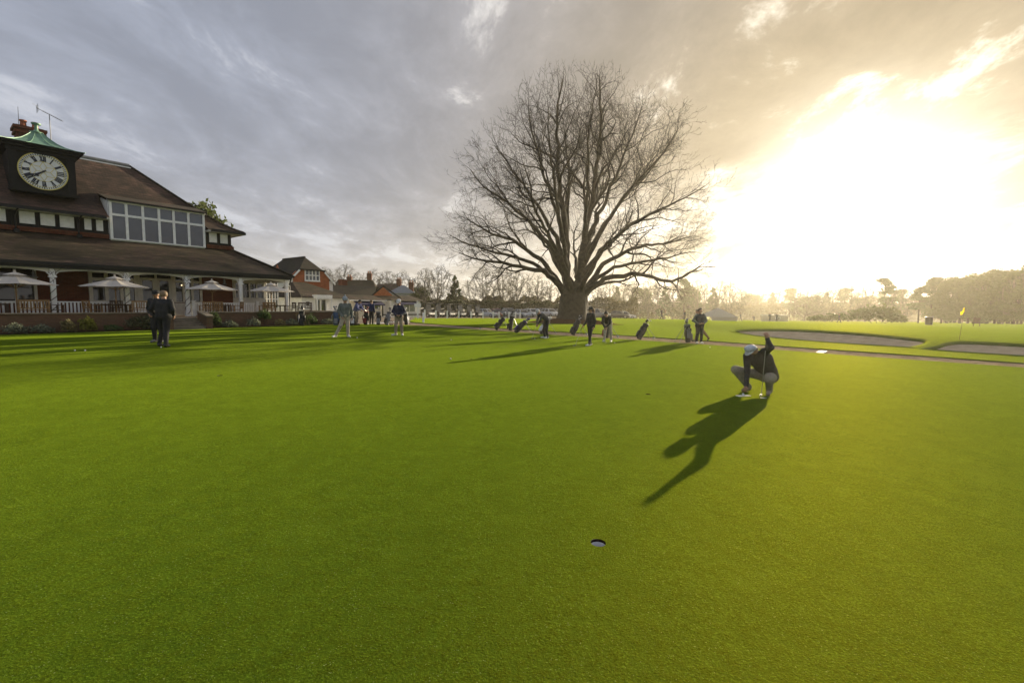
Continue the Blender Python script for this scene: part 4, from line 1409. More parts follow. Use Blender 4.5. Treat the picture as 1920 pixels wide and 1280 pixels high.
def great_oak():
    prof = [(0, 9), (3.2, 10.5), (5.5, 12.8), (8, 14.2), (10.5, 14.2), (14, 12.9), (18, 11.0), (20.5, 8.8), (22.8, 6.4), (24.4, 4.2), (25.5, 2.0), (26.0, .4)]
    def rmax(z, a):
        for (q, ra), (b, rb) in zip(prof, prof[1:]):
            if q <= z <= b:
                return (ra + (rb - ra) * (z - q) / (b - q)) * (1 + .05 * math.cos(a) + .05 * math.sin(3 * a + z * .6) + .05 * math.sin(7 * a - z)) * 1.05
        return 0
    stems = []
    # two leaders and the limbs that leave the bole low down
    L1 = [(-.35, 0, 2.0), (-.62, .1, 3.6), (-.78, .1, 6.5), (-1.0, .2, 10), (-1.6, .3, 14), (-2.1, .1, 19), (-1.9, 0, 23)]
    L2 = [(.35, 0, 2.0), (.58, 0, 3.6), (.80, -.2, 6.5), (1.1, 0, 9.5), (1.9, .2, 13.5), (2.4, 0, 18), (2.3, 0, 23)]
    stems += [(L1, .62), (L2, .66)]
    for pts, r in (([(-.5, 0, 1.7), (-1.6, -.5, 3.4), (-3.2, -1.2, 4.9), (-6.0, -1.9, 5.5), (-9.0, -2.2, 6.2)], .36),
                   ([(.5, 0, 1.6), (1.7, -.6, 3.0), (3.2, -1.2, 4.3), (6.0, -2.0, 4.9), (9.2, -2.6, 4.2), (10.6, -2.6, 4.9)], .36),
                   ([(.5, .2, 1.6), (1.6, .6, 2.7), (3.1, 1.0, 3.8), (5.2, 1.6, 4.3)], .22),
                   ([(-.5, .2, 1.8), (-1.5, .8, 3.6), (-3.3, 1.6, 6.3), (-6.4, 2.0, 8.6), (-9.2, 2.2, 9.6)], .36),
                   ([(.5, .2, 1.8), (1.6, .9, 3.4), (3.6, 1.9, 6.2), (7.2, 2.2, 8.0), (10.0, 2.4, 8.6)], .36),
                   ([(-.5, -.1, 1.9), (-1.8, .1, 3.7), (-3.9, .3, 5.6), (-7.2, .5, 6.9), (-9.6, .4, 7.6)], .28),
                   ([(.5, -.1, 1.9), (1.9, .1, 3.6), (4.1, .3, 5.4), (7.6, .4, 6.4), (10.4, .3, 7.0)], .28),
                   ([(.2, -.4, 1.8), (.9, -1.6, 3.8), (1.6, -4.2, 6.0), (2.2, -7.5, 7.4)], .30),
                   ([(-.3, -.4, 1.8), (-.8, -1.5, 4.2), (-2.6, -3.9, 7.4), (-4.2, -6.6, 9.6)], .30),
                   ([(.2, .4, 1.8), (.6, 1.8, 3.8), (.8, 4.8, 6.3), (1.0, 7.5, 8.4)], .30),
                   ([(-.2, .4, 1.8), (-.8, 1.8, 4.2), (-2.4, 4.4, 7.8), (-4.0, 7.0, 10.4)], .28),
                   ([(-.7, .1, 4.6), (-2.4, -.4, 7.6), (-4.8, -.7, 10.4), (-8.0, -1.0, 12.8)], .30),
                   ([(.7, -.1, 4.6), (2.6, -.5, 7.4), (5.2, -.9, 9.9), (8.6, -1.2, 11.6)], .30),
                   ([(-.75, .1, 6.0), (-2.1, .5, 9.2), (-4.2, .9, 12.8), (-6.8, 1.2, 16.2)], .28),
                   ([(.82, -.2, 6.0), (2.4, .3, 9.2), (4.8, .7, 12.6), (7.6, 1.0, 15.6)], .28),
                   ([(-.8, .1, 7.4), (-1.9, -.6, 11.0), (-3.4, -1.0, 15.0), (-4.8, -1.3, 19.5)], .26),
                   ([(.9, 0, 7.4), (2.3, -.5, 11.0), (4.0, -.8, 15.2), (5.6, -1.0, 19.4)], .26),
                   ([(-.9, .2, 8.6), (-.6, 1.6, 12.5), (-.4, 3.2, 17), (-.8, 4.4, 21)], .22),
                   ([(.95, 0, 8.6), (.9, -1.8, 12.5), (.6, -3.4, 17), (1.0, -4.2, 21)], .22),
                   ([(-.75, 0, 5.4), (-1.6, -2.2, 9.0), (-2.6, -4.6, 13.0), (-3.2, -6.2, 16.5)], .24),
                   ([(.85, 0, 5.4), (2.0, 2.4, 9.0), (3.2, 4.8, 13.0), (4.0, 6.2, 16.5)], .24),
                   ([(.85, 0, 5.8), (2.4, -2.6, 9.4), (4.2, -4.8, 12.4), (6.0, -6.2, 14.4)], .24)):
        if pts[0][2] < 3:      # the limbs part from the bole above head height
            pts = [(x, y, z + max(0, .8 - .2 * i)) for i, (x, y, z) in enumerate(pts)]
        stems.append((pts, r * 1.2))
    big, small, tw = fan_tree(9, rmax, 26.0, stems, 5, (.70, 1.15, 2.0, 2.6), (.7, .45, .34, .25, .2), (.06, .20, .24, .25, .25), (.0, .03, .03, .03, .03), .30, r_end=.10, twig_floor=.0075, ratio=.57)
    r = thing('oak_tree', 'huge bare spreading oak with forked trunk on a ring of mulch', 'tree', (TREE[0], TREE[1], gz(*TREE)))
    # the bole: fluted, flared at the roots
    n, v, f = 40, [], []
    rows = [(-.3, 2.35), (.0, 2.1), (.25, 1.82), (.6, 1.62), (1.1, 1.50), (1.7, 1.45), (2.3, 1.41), (2.9, 1.36), (3.4, 1.27), (3.9, 1.13), (4.4, .93), (4.8, .6)]
    for z, rr in rows:
        for i in range(n):
            a = 2 * math.pi * i / n
            fl = 1 + .06 * math.sin(5 * a + .5 * z) + .035 * math.sin(11 * a + z) + (.10 * math.sin(4 * a + 1) * max(0, .7 - z))
            sq = 1.0 if z < 2.6 else max(.5, 1.0 - .22 * (z - 2.6))
            v.append((rr * fl * math.cos(a), rr * fl * sq * .92 * math.sin(a), z - (1.0 * max(0, .55 - abs(math.cos(a))) * min(1, (z - 2.5) * .7) if z > 2.5 else 0)))
    for k in range(len(rows) - 1):
        for i in range(n):
            f.append((k * n + i, k * n + (i + 1) % n, (k + 1) * n + (i + 1) % n, (k + 1) * n + i))
    big.add(v, f)
    big.build('trunk', M_BARK, r, smooth=True)
    small.build('branches', M_TWIG, r, smooth=True)
    tag(tw.build('twigs', M_TWIG, r), kind='stuff')
    print('oak', len(big.f), len(small.f), len(tw.f))


great_oak()


def bare_proto(seed, H, W, zlow, npts, multi=1):
    rs = random.Random(seed)
    att = []
    while len(att) < npts:
        z = rs.uniform(zlow, H)
        k = (z - zlow) / (H - zlow)
        r_ = W * (math.sin(math.pi * min(1, .18 + .82 * k) ** .8) ** .7) * .98 + .2
        a = rs.uniform(0, 2 * math.pi)
        q = math.sqrt(rs.random())
        att.append((r_ * q * math.cos(a) * (1 + .15 * math.sin(3 * a + seed)), r_ * q * math.sin(a), z))
    nodes, par = [(0, 0, -.3)], [-1]
    for i in range(1, 9):
        nodes.append((rs.gauss(0, .05), rs.gauss(0, .05), zlow * .95 * i / 8))
        par.append(i - 1)
    P, par = grow(att, nodes, par, H * .03, H * .4, H * .045, 90, seed, trop=(0, 0, .15), wob=.15, inertia=.4)
    return tree_geo(P, par, .03, 2.2, H * .022, H * .075, .022, seed, thick=.10, twigs=2, twigmax=.14, sides=(7, 5, 3))


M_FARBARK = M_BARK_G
BARE = []
for i, (sd_, H, W, zl, npt) in enumerate(((3, 15, 5.6, 3.0, 520), (14, 14, 6.6, 2.2, 560), (29, 16, 4.6, 3.5, 460))):
    b_, s_, t_ = bare_proto(sd_, H, W, zl, npt)
    BARE.append([mb for mb in (b_, s_, t_)])
BARE_ME = []


def leaf_mat(name, c, trans=.35):
    return mat(name, c, .7, .45, .9, trans=trans)


M_PINE = leaf_mat('pine_needles', (.040, .060, .020))
M_EVER = leaf_mat('evergreen_leaf', (.055, .070, .018))
M_HEDGE = leaf_mat('hedge_leaf', (.062, .066, .026))
M_SCRUB = leaf_mat('scrub_leaf', (.085, .070, .030))
M_YSHRUB = leaf_mat('gold_shrub_leaf', (.20, .20, .03))
M_GSHRUB = leaf_mat('green_shrub_leaf', (.055, .090, .022))
M_LAV = leaf_mat('grey_shrub_leaf', (.13, .15, .10))
M_STRAW = leaf_mat('straw_grass', (.22, .19, .08))


def leaves(m, c, rx, ry, rz, n, size, rs, shell=.55, lo=-1.0):
    """leaf-sized faces spread through a lumpy ellipsoid"""
    for _ in range(n):
        while True:
            d = Vector((rs.gauss(0, 1), rs.gauss(0, 1), rs.gauss(0, 1))).normalized()
            if d.z > lo:
                break
        k = (shell + (1 - shell) * rs.random()) * (1 + .22 * math.sin(5 * d.x + 3 * d.z + c[0]) * math.sin(4 * d.y + c[1]))
        p = Vector((c[0] + d.x * rx * k, c[1] + d.y * ry * k, c[2] + d.z * rz * k))
        u = Vector((rs.gauss(0, 1), rs.gauss(0, 1), rs.gauss(0, .7))).normalized()
        w = u.cross(Vector((rs.gauss(0, 1), rs.gauss(0, 1), rs.gauss(0, 1)))).normalized()
        s = size * rs.uniform(.55, 1.25)
        u *= s
        w *= s * .55
        m.add([p - u, p + w, p + u, p - w], [(0, 1, 2, 3)])


def finish_tree(name, lab, parts, loc, rz, sc, group):
    pass


def link_tree(name, lab, meshes, loc, rz, sc, group):
    r = thing(name, lab, 'tree', loc, rz, group)
    r.scale = (sc[0], sc[0], sc[1]) if hasattr(sc, '__len__') else (sc, sc, sc)
    for nm, me, kd in meshes:
        o = bpy.data.objects.new(nm, me)
        o.parent = r
        col.objects.link(o)
        if kd:
            o['kind'] = kd
    return r


def as_mesh(mb, nm, mt, smooth=False):
    o = mb.build(nm, mt, smooth=smooth)
    me = o.data
    bpy.data.objects.remove(o)
    return me


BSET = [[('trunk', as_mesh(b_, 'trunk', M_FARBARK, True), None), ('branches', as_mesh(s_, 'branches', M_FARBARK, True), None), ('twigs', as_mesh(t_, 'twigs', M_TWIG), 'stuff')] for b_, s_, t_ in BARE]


def ever_proto(seed, H, W, kind):
    rs = random.Random(seed)
    m, t = MB(), MB()
    if kind == 'pine':
        t.tube([(0, 0, -.3), (.1, .05, H * .4), (-.1, .1, H * .75), (0, 0, H * .95)], [H * .02, H * .015, H * .009, .03], 7)
        for i in range(16):
            z = H * rs.uniform(.38, .97)
            a = rs.uniform(0, 6.28)
            q = W * (1.08 - (z / H) ** 2 * .85) * rs.uniform(.2, .85)
            c = (q * math.cos(a), q * math.sin(a), z)
            t.tube([(0, 0, z - .5), c], [.09, .04], 4, cap=False)
            leaves(m, c, W * .42, W * .42, H * .055, 230, .30, rs, .3)
    elif kind == 'cone':
        t.tube([(0, 0, -.3), (0, 0, H * .95)], [H * .018, .03], 7)
        for i in range(26):
            z = H * (.14 + .84 * i / 26)
            for j in range(3):
                a = rs.uniform(0, 6.28)
                q = W * (1 - (z / H) ** 1.3) * rs.uniform(.35, .9) + .15
                c = (q * math.cos(a), q * math.sin(a), z + rs.uniform(-.3, .3))
                leaves(m, c, W * .30 * (1.15 - z / H), W * .30 * (1.15 - z / H), H * .035, 70, .26, rs, .3)
    else:
        t.tube([(0, 0, -.3), (.1, 0, H * .35), (0, .2, H * .7)], [H * .03, H * .02, .06], 7)
        for i in range(34):
            z = H * rs.uniform(.14, .93)
            a = rs.uniform(0, 6.28)
            q = W * math.sin(math.pi * min(.96, .2 + .78 * z / H)) ** .6 * rs.uniform(.35, .95)
            c = (q * math.cos(a), q * math.sin(a), z)
            if i % 3 == 0:
                t.tube([(0, 0, z * .55), c], [.12, .04], 4, cap=False)
            leaves(m, c, W * .34, W * .34, H * .11, 170, .34, rs, .35)
    mt = {'pine': M_PINE, 'cone': M_PINE, 'broad': M_EVER}[kind]
    return [('trunk', as_mesh(t, 'trunk', M_BARK, True), None), ('crown', as_mesh(m, 'crown', mt), None)]


ESET = {'pine': ever_proto(4, 14, 4.2, 'pine'), 'cone': ever_proto(8, 13, 3.4, 'cone'), 'broad': ever_proto(11, 13, 5.6, 'broad'), 'broad2': ever_proto(17, 12, 6.2, 'broad')}


def px(u, y):
    """world x seen at picture column u (of 1920) for a thing y metres ahead (planning aid)"""
    return (u - 960) / 853.0 * y * .998 + .0105 * 0


def bare(u, y, h, k, lab, group, wide=1.0):
    x = px(u, y)
    H = (15, 14, 16)[k]
    s = h / H
    link_tree('bare_tree', lab, BSET[k], (x, y, gz(x, y) - .1), rnd.uniform(0, 6.28), (s * wide, s), group)


def ever(u, y, h, k, lab, group, wide=1.0):
    x = px(u, y)
    H = {'pine': 14, 'cone': 13, 'broad': 13, 'broad2': 12}[k]
    s = h / H
    link_tree('evergreen_tree' if k != 'pine' else 'pine_tree', lab, ESET[k], (x, y, gz(x, y) - .1), rnd.uniform(0, 6.28), (s * wide, s), group)


g1 = 'bare trees behind the shop and houses'
for u, y, h, k in ((612, 125, 13.0, 1), (648, 122, 13.6, 0), (700, 125, 12.6, 1), (728, 118, 11.6, 0), (755, 124, 12.2, 1)):
    bare(u, y, h, k, {612: 'bare tree close behind the orange brick house roof', 648: 'tall round-headed bare tree between the brick house and the chimneys', 700: 'bare tree behind the chimney of the brown-roofed house', 728: 'low bare tree above the shop gable', 755: 'bare tree behind the pale house with grey roof'}[u], g1, 1.15)
bare(798, 104, 10.8, 0, 'tall bare tree behind the golf carts, beside a dark bushy evergreen', None)
bare(826, 100, 11.0, 1, 'bare tree with splayed limbs between two others behind the golf carts', None)
ever(783, 108, 7.4, 'broad', 'dark bushy evergreen half hidden by bare trees behind the shop', None)
ever(775, 84, 4.3, 'broad2', 'small yellow-green leafy tree beside the shop awning', None)
ever(853, 100, 9.2, 'cone', 'dark upright conifer behind the parked golf carts', None, 1.05)
g2 = 'bare trees behind the car park hedge'
for u, y, h, k, w in ((905, 98, 10.4, 1, 1.1), (940, 104, 11.3, 0, 1.1), (972, 108, 11.0, 1, 1.0), (1008, 104, 9.6, 2, 1.2), (1032, 118, 10.0, 0, 1.1)):
    bare(u, y, h, k, {905: 'multi-stemmed bare tree behind the hedge, next to the upright conifer', 940: 'tallest bare tree behind the car park hedge', 972: 'bare tree behind the red and grey cars', 1008: 'slim bare tree behind the white and blue cars', 1032: 'bare tree half hidden by the left limbs of the great oak'}[u], g2, w)
bare(1120, 96, 6.6, 1, 'small bare tree just right of the great oak trunk', None, 1.0)
g3 = 'hazy trees of the far tree line'
for i, u in enumerate(range(1140, 1352, 15)):
    y = 195 + (i * 37 % 50)
    if i % 3 == 1:
        ever(u, y, (10.5, 9.8, 11.4)[i % 3] * y / 128, ('broad', 'cone')[i % 2], 'dark evergreen in the hazy tree line beyond the rise', g3, 1.1)
    else:
        bare(u, y, (10.8, 12.0, 11.4)[i % 3] * y / 128, i % 3, 'bare tree in the hazy tree line beyond the rise', g3 + ' (bare)', 1.1)
ever(1281, 190, 17.0, 'pine', 'rounded pine standing above the hazy tree line', None, .9)
g4 = 'hazy trees beyond the bunkers'
bare(1368, 150, 12.2, 1, 'round bare tree right of the tent in the haze', None, 1.05)
for i, u in enumerate(range(1395, 1760, 17)):
    y = 270 + (i * 53 % 60)
    if i % 2:
        ever(u, y, (12.0, 11.2, 13.5)[i % 3] * y / 178, ('cone', 'broad', 'pine')[i % 3], 'far evergreen melting into the haze beyond the bunkers', g4, 1.2)
    else:
        bare(u, y, (12.0, 13.5, 12.6)[i % 3] * y / 178, i % 3, 'far bare tree melting into the haze beyond the bunkers', g4 + ' (bare)', 1.3)
for u, y, h, k, l_ in ((1508, 150, 10.8, 1, 'wide bare tree whose low limbs sweep the grass, left of its twin'), (1545, 146, 11.4, 0, 'wide bare tree before the dark rhododendron bank'),
                       (1590, 150, 12.4, 1, 'tall bare tree above the rhododendron bank'), (1622, 146, 12.8, 2, 'slim bare tree beside the twin-trunked pine'),
                       (1690, 136, 11.0, 1, 'open bare tree leaning over bright mist between two pines')):
    bare(u, y, h, k, l_, None, 1.05)
ever(1655, 142, 13.6, 'pine', 'tall pine with rounded head above the rhododendron bank', None, 1.0)
ever(1722, 128, 10.2, 'pine', 'flat-topped pine with a clear bole beside the evergreen wood', None, 1.15)
ever(1745, 134, 13.4, 'pine', 'tall dense pine at the edge of the evergreen wood', None, 1.0)
g5 = 'evergreen trees of the wood by the green'
for i, (u, y, h) in enumerate(((1775, 104, 9.8), (1800, 96, 9.2), (1826, 98, 10.4), (1850, 90, 9.6), (1874, 94, 10.8), (1900, 86, 10.2), (1930, 88, 11.4), (1962, 82, 11.2), (2000, 80, 11.8), (2050, 78, 12.0), (1790, 112, 10.6), (1842, 108, 11.6), (1890, 104, 12.4), (1815, 90, 6.8), (1865, 84, 6.6), (1915, 80, 6.6), (1765, 98, 6.0))):
    ever(u, y * 1.3, h * 1.36, ('broad', 'broad2', 'broad')[i % 3], 'broad evergreen tree massed in the wood behind the flag', g5, 1.0)
for u, y, h, k in ((1835, 118, 12.0, 0), (1880, 122, 14.5, 2), (1908, 106, 12.0, 1)):
    bare(u, y, h, k, 'bare tree among the evergreens of the wood behind the flag', 'bare trees in the evergreen wood', .9)


def bush(name, lab, cat, x, y, blobs, mt, size, n, group=None, z=None, stem=None, seed=1, lo=-.35):
    rs = random.Random(seed)
    r = thing(name, lab, cat, (x, y, gz(x, y) if z is None else z), 0, group)
    m = MB()
    for (dx, dy, dz, rx, ry, rz) in blobs:
        leaves(m, (dx, dy, dz), rx, ry, rz, n, size, rs, .45, lo)
    m.build('foliage', mt, r)
    t = MB()
    for (dx, dy, dz, rx, ry, rz) in blobs:
        t.tube([(dx * .3, dy * .3, -.05), (dx * .6, dy * .6, dz * .5), (dx, dy, dz)], [size * .22, size * .16, size * .1], 5, cap=False)
    t.build('stem', M_BARK, r)
    return r


def hedge(lab, a, b, h, d, mt, seed, n, size=.22):
    rs = random.Random(seed)
    A, B = Vector((*a, 0)), Vector((*b, 0))
    L = (B - A).length
    dr = (B - A).normalized()
    nr = Vector((-dr.y, dr.x, 0))
    c = (A + B) / 2
    r = thing('hedge', lab, 'hedge', (c.x, c.y, gz(c.x, c.y)))
    m = MB()
    for _ in range(n):
        s = rs.uniform(-L / 2, L / 2)
        top = h * (1 + .14 * math.sin(s * .7) + .08 * math.sin(s * 2.1))
        k = rs.random()
        if k < .4:
            q, z = rs.uniform(-d / 2, d / 2), top * rs.uniform(.85, 1.05)
        else:
            q, z = (-1 if k < .85 else 1) * d / 2 * rs.uniform(.75, 1.05), top * rs.random()
        p = dr * s + nr * q + Vector((0, 0, z))
        u = Vector((rs.gauss(0, 1), rs.gauss(0, 1), rs.gauss(0, .7))).normalized() * size * rs.uniform(.6, 1.2)
        w = u.cross(Vector((rs.gauss(0, 1), rs.gauss(0, 1), rs.gauss(0, 1)))).normalized() * size * .55
        m.add([p - u, p + w, p + u, p - w], [(0, 1, 2, 3)])
    m.build('foliage', mt, r)
    k = MB()
    for i in range(max(3, int(L / 1.5))):
        s = -L / 2 + L * (i + .5) / max(3, int(L / 1.5))
        k.tube([dr * s + Vector((0, 0, -.1)), dr * (s + .1) + Vector((0, 0, h * .8))], [.05, .02], 5, cap=False)
    tag(k.build('stems', M_BARK, r), kind='stuff')


hedge('long clipped dark hedge behind the parked cars', (-9, 91), (15, 94), 2.5, 2.4, M_HEDGE, 3, 9000, .26)
hedge('dark hedge running behind the golf carts', (-18, 79), (-8, 81), 2.3, 2.0, M_HEDGE, 4, 3600, .24)
hedge('scrubby brown undergrowth bank behind the car park trees', (-26, 112), (30, 112), 4.2, 6, M_SCRUB, 6, 9000, .4)
hedge('misty undergrowth along the far tree line', (42, 236), (140, 246), 7.5, 12, M_SCRUB, 8, 7000, .7)
hedge('misty far wood edge beyond the bunkers', (140, 300), (320, 300), 11.0, 16, M_SCRUB, 9, 8000, 1.1)
bush('rhododendron_bank', 'dark domed rhododendron bank in front of the hazy trees', 'bush', px(1645, 84), 84, [(-3.0, 0, 1.1, 2.2, 2.0, 1.7), (-.4, 0, 1.5, 2.4, 2.2, 2.0), (2.2, 0, 1.2, 2.2, 2.0, 1.7), (4.0, .3, .6, 1.6, 1.6, 1.0)], M_EVER, .24, 900, seed=5)
bush('low_bush', 'low rounded bush left of the rhododendron bank', 'bush', px(1555, 92), 92, [(-2, 0, .5, 2.2, 1.8, .9), (1.4, 0, .7, 2.6, 1.8, 1.2)], M_EVER, .24, 700, seed=6)
# tree behind the clubhouse roof
for u, y, h, l_ in ((372, 38, 10.4, 'leafy evergreen showing over the right slope of the clubhouse roof'),):
    x = px(u, y)
    link_tree('evergreen_tree', l_, ESET['broad'], (x + .1, y, 0), 1.0, (.46, h / 13), None)
# ivy shrubs and border plants along the terrace wall
for i, (s_, t_, rx, rz, mt, sz, l_) in enumerate((
        (.35, -.55, .42, .28, M_LAV, .05, 'low grey-green shrub at the clock end of the wall border'),
        (1.15, -.55, .46, .22, M_LAV, .05, 'second mound of grey-green foliage along the wall border'),
        (2.05, -.55, .26, .34, M_STRAW, .07, 'wispy yellow grass tuft against the terrace wall'),
        (2.72, -.45, .36, .40, M_YSHRUB, .055, 'bright yellow-leaved round shrub against the brick terrace wall'),
        (4.75, -.55, .75, .42, M_HEDGE, .07, 'dark spreading shrub left of the terrace steps'),
        (5.2, -.6, .40, .5, M_HEDGE, .07, 'dark upright shrub beside the left flank wall of the steps'),
        (3.6, -.6, .40, .18, M_GSHRUB, .05, 'flat dark green ground shrub between the yellow shrub and steps'),
        (8.05, -.5, .36, .55, M_GSHRUB, .06, 'loose flowering shrub beside the right flank wall of the steps'),
        (8.75, -.6, .48, .24, M_LAV, .05, 'low flowering mound right of the steps'),
        (10.12, -.55, .40, .34, M_LAV, .045, 'clipped pale green ball shrub before the wall'),
        (10.85, -.35, .38, .42, M_GSHRUB, .06, 'small standard shrub with bare stem against the wall'),
        (11.7, -.55, .34, .24, M_STRAW, .06, 'straw-coloured grass tuft in the border under the last parasol'),
        (12.4, -.55, .42, .26, M_LAV, .05, 'low grey mound between straw grass and golf bag'),
        (13.1, -.45, .30, .52, M_STRAW, .06, 'tall feathery grass behind the upright golf bag'),
        (13.75, -.5, .42, .44, M_GSHRUB, .05, 'round green shrub just right of the upright golf bag'),
        (14.9, -.55, .50, .24, M_LAV, .05, 'flat grey-green mound near the forecourt corner of the wall'),
        (15.6, -.5, .30, .40, M_YSHRUB, .06, 'yellow-green tuft at the forecourt corner of the wall'))):
    p = cl(s_, t_)
    standard = 'standard' in l_
    bush('border_shrub', l_, 'shrub', p.x, p.y, [(0, 0, rz * .75 + (.35 if standard else 0), rx, rx, rz), (rx * .45, rx * .2, rz * .55 + (.35 if standard else 0), rx * .6, rx * .6, rz * .7)], mt, sz, 420, 'shrubs along the terrace wall', seed=40 + i, lo=-.6)


# ---------------------------------------------------------------- people
def surface_nets(D, org, h):
    ins = D < 0
    nx, ny, nz = D.shape
    acc = np.zeros((nx - 1, ny - 1, nz - 1, 3))
    cnt = np.zeros((nx - 1, ny - 1, nz - 1))
    sl = lambda o, n: slice(o, o + n - 1)
    corners = [(i, j, k) for i in (0, 1) for j in (0, 1) for k in (0, 1)]
    for a in corners:
        for ax in range(3):
            if a[ax]:
                continue
            b = list(a)
            b[ax] = 1
            A = D[sl(a[0], nx), sl(a[1], ny), sl(a[2], nz)]
            B = D[sl(b[0], nx), sl(b[1], ny), sl(b[2], nz)]
            cr = (A < 0) != (B < 0)
            t = np.where(cr, A / np.where(cr, A - B, 1), 0)
            for q in range(3):
                acc[..., q] += np.where(cr, a[q] + (t if q == ax else 0), 0)
            cnt += cr
    act = cnt > 0
    idx = -np.ones(act.shape, dtype=np.int64)
    idx[act] = np.arange(act.sum())
    base = np.argwhere(act)
    V = (base + acc[act] / cnt[act][:, None]) * h + org
    F = []
    for ax in range(3):
        u, v = [(1, 2), (2, 0), (0, 1)][ax]
        s0 = [slice(None)] * 3
        s1 = [slice(None)] * 3
        s0[ax], s1[ax] = slice(0, -1), slice(1, None)
        ch = ins[tuple(s0)] != ins[tuple(s1)]
        up = ins[tuple(s0)]
        E = np.argwhere(ch)
        E = E[(E[:, u] > 0) & (E[:, v] > 0)]
        ok = np.ones(len(E), bool)
        for q, n in zip(range(3), act.shape):
            ok &= E[:, q] < n
        E = E[ok]
        def cell(du, dv):
            c = E.copy()
            c[:, u] -= du
            c[:, v] -= dv
            return idx[c[:, 0], c[:, 1], c[:, 2]]
        q = np.stack([cell(1, 1), cell(0, 1), cell(0, 0), cell(1, 0)], 1)
        fl = ~up[E[:, 0], E[:, 1], E[:, 2]]
        q[fl] = q[fl][:, ::-1]
        F.append(q)
    return V, np.vstack(F)


def blend_mesh(caps, h, k=.035):
    """one continuous skin round tapered limbs; caps: (a, b, ra, rb, mat_index[, squash])"""
    A = np.array([c[0] for c in caps], float)
    B = np.array([c[1] for c in caps], float)
    ra = np.array([c[2] for c in caps], float)
    rb = np.array([c[3] for c in caps], float)
    mx = np.maximum(ra, rb)
    lo = np.minimum(A, B).min(0) - mx.max() - .06
    hi = np.maximum(A, B).max(0) + mx.max() + .06
    n = np.ceil((hi - lo) / h).astype(int) + 1
    D = np.full(n, .25)
    ax = [lo[q] + h * np.arange(n[q]) for q in range(3)]
    def dist(P, i):
        ab = B[i] - A[i]
        t = np.clip(((P - A[i]) @ ab) / (ab @ ab + 1e-9), 0, 1)
        return np.linalg.norm(P - (A[i] + t[..., None] * ab), axis=-1) - (ra[i] + (rb[i] - ra[i]) * t)
    for i in range(len(caps)):
        pad = mx[i] + .07
        l = np.maximum(((np.minimum(A[i], B[i]) - pad - lo) / h).astype(int), 0)
        u = np.minimum(((np.maximum(A[i], B[i]) + pad - lo) / h).astype(int) + 2, n)
        g = np.stack(np.meshgrid(*[ax[q][l[q]:u[q]] for q in range(3)], indexing='ij'), -1)
        d = dist(g, i)
        s = D[l[0]:u[0], l[1]:u[1], l[2]:u[2]]
        kk = min(k, .9 * mx[i])
        hh = np.clip(.5 + .5 * (s - d) / kk, 0, 1)
        D[l[0]:u[0], l[1]:u[1], l[2]:u[2]] = s * (1 - hh) + d * hh - kk * hh * (1 - hh)
    V, F = surface_nets(D, lo, h)
    C = V[F].mean(1)
    best = np.full(len(C), 1e9)
    mi = np.zeros(len(C), int)
    for i in range(len(caps)):
        d = dist(C, i)
        u = d < best
        best[u] = d[u]
        mi[u] = caps[i][4]
    return V, F, mi


def V3(*a):
    return np.array(a, float)


def unit(v):
    return v / (np.linalg.norm(v) + 1e-9)


def hand_caps(wr, d, pal, skin, grip=.6, side=1):
    """palm, four unequal fingers and a thumb; d = along the hand, pal = palm normal (fingers curl that way)"""
    d, pal = unit(np.array(d, float)), np.array(pal, float)
    pal = unit(pal - d * (pal @ d))
    w = np.cross(d, pal) * side
    out = [(wr, wr + d * .05, .026, .032, skin), (wr + d * .03 + w * .018, wr + d * .085 + w * .02, .02, .018, skin), (wr + d * .03 - w * .018, wr + d * .085 - w * .02, .02, .018, skin)]
    for q, (o, L) in enumerate(((.032, .034), (.011, .040), (-.011, .037), (-.031, .029))):
        a = wr + d * .088 + w * o
        d1 = unit(d * (1 - grip * .6) + pal * grip)
        b = a + d1 * L
        d2 = unit(d * (.35 - grip * 1.1) + pal * (.3 + grip))
        c = b + d2 * L * .9
        out += [(a, b, .0105, .0095, skin), (b, c, .0095, .008, skin)]
    t0 = wr + d * .025 + w * .032
    t1 = t0 + unit(d * .5 + w * .8 + pal * .4) * .035
    out += [(t0, t1, .014, .012, skin), (t1, t1 + unit(d * .8 + pal * .7) * .03, .012, .009, skin)]
    return out


STAND = dict(pel=(0, .0, .95), waist=(0, .0, 1.08), chest=(0, .0, 1.30), neck=(0, .0, 1.47), head=(0, -.02, 1.63), look=(0, -1, 0),
             shL=(.185, 0, 1.42), shR=(-.185, 0, 1.42), elL=(.25, .03, 1.13), elR=(-.25, .03, 1.13), wrL=(.25, -.06, .88), wrR=(-.25, -.06, .88),
             hdL=(0, -.25, -1), hdR=(0, -.25, -1), hipL=(.09, 0, .92), hipR=(-.09, 0, .92), knL=(.10, -.03, .50), knR=(-.10, -.03, .50), anL=(.11, .02, .085), anR=(-.11, .02, .085),
             toL=(.13, -.17, .035), toR=(-.13, -.17, .035), palL=None, palR=None, grip=.5, bulk=1.0, scale=1.0)
SKINC = mat('skin', (.42, .24, .16), .55, .08)
SKIN_T = mat('skin_tan', (.34, .18, .11), .55, .08)
HAIR_D = mat('hair_dark', (.025, .018, .012), .6, .2, 20)
HAIR_G = mat('hair_fair', (.20, .13, .07), .6, .2, 20)


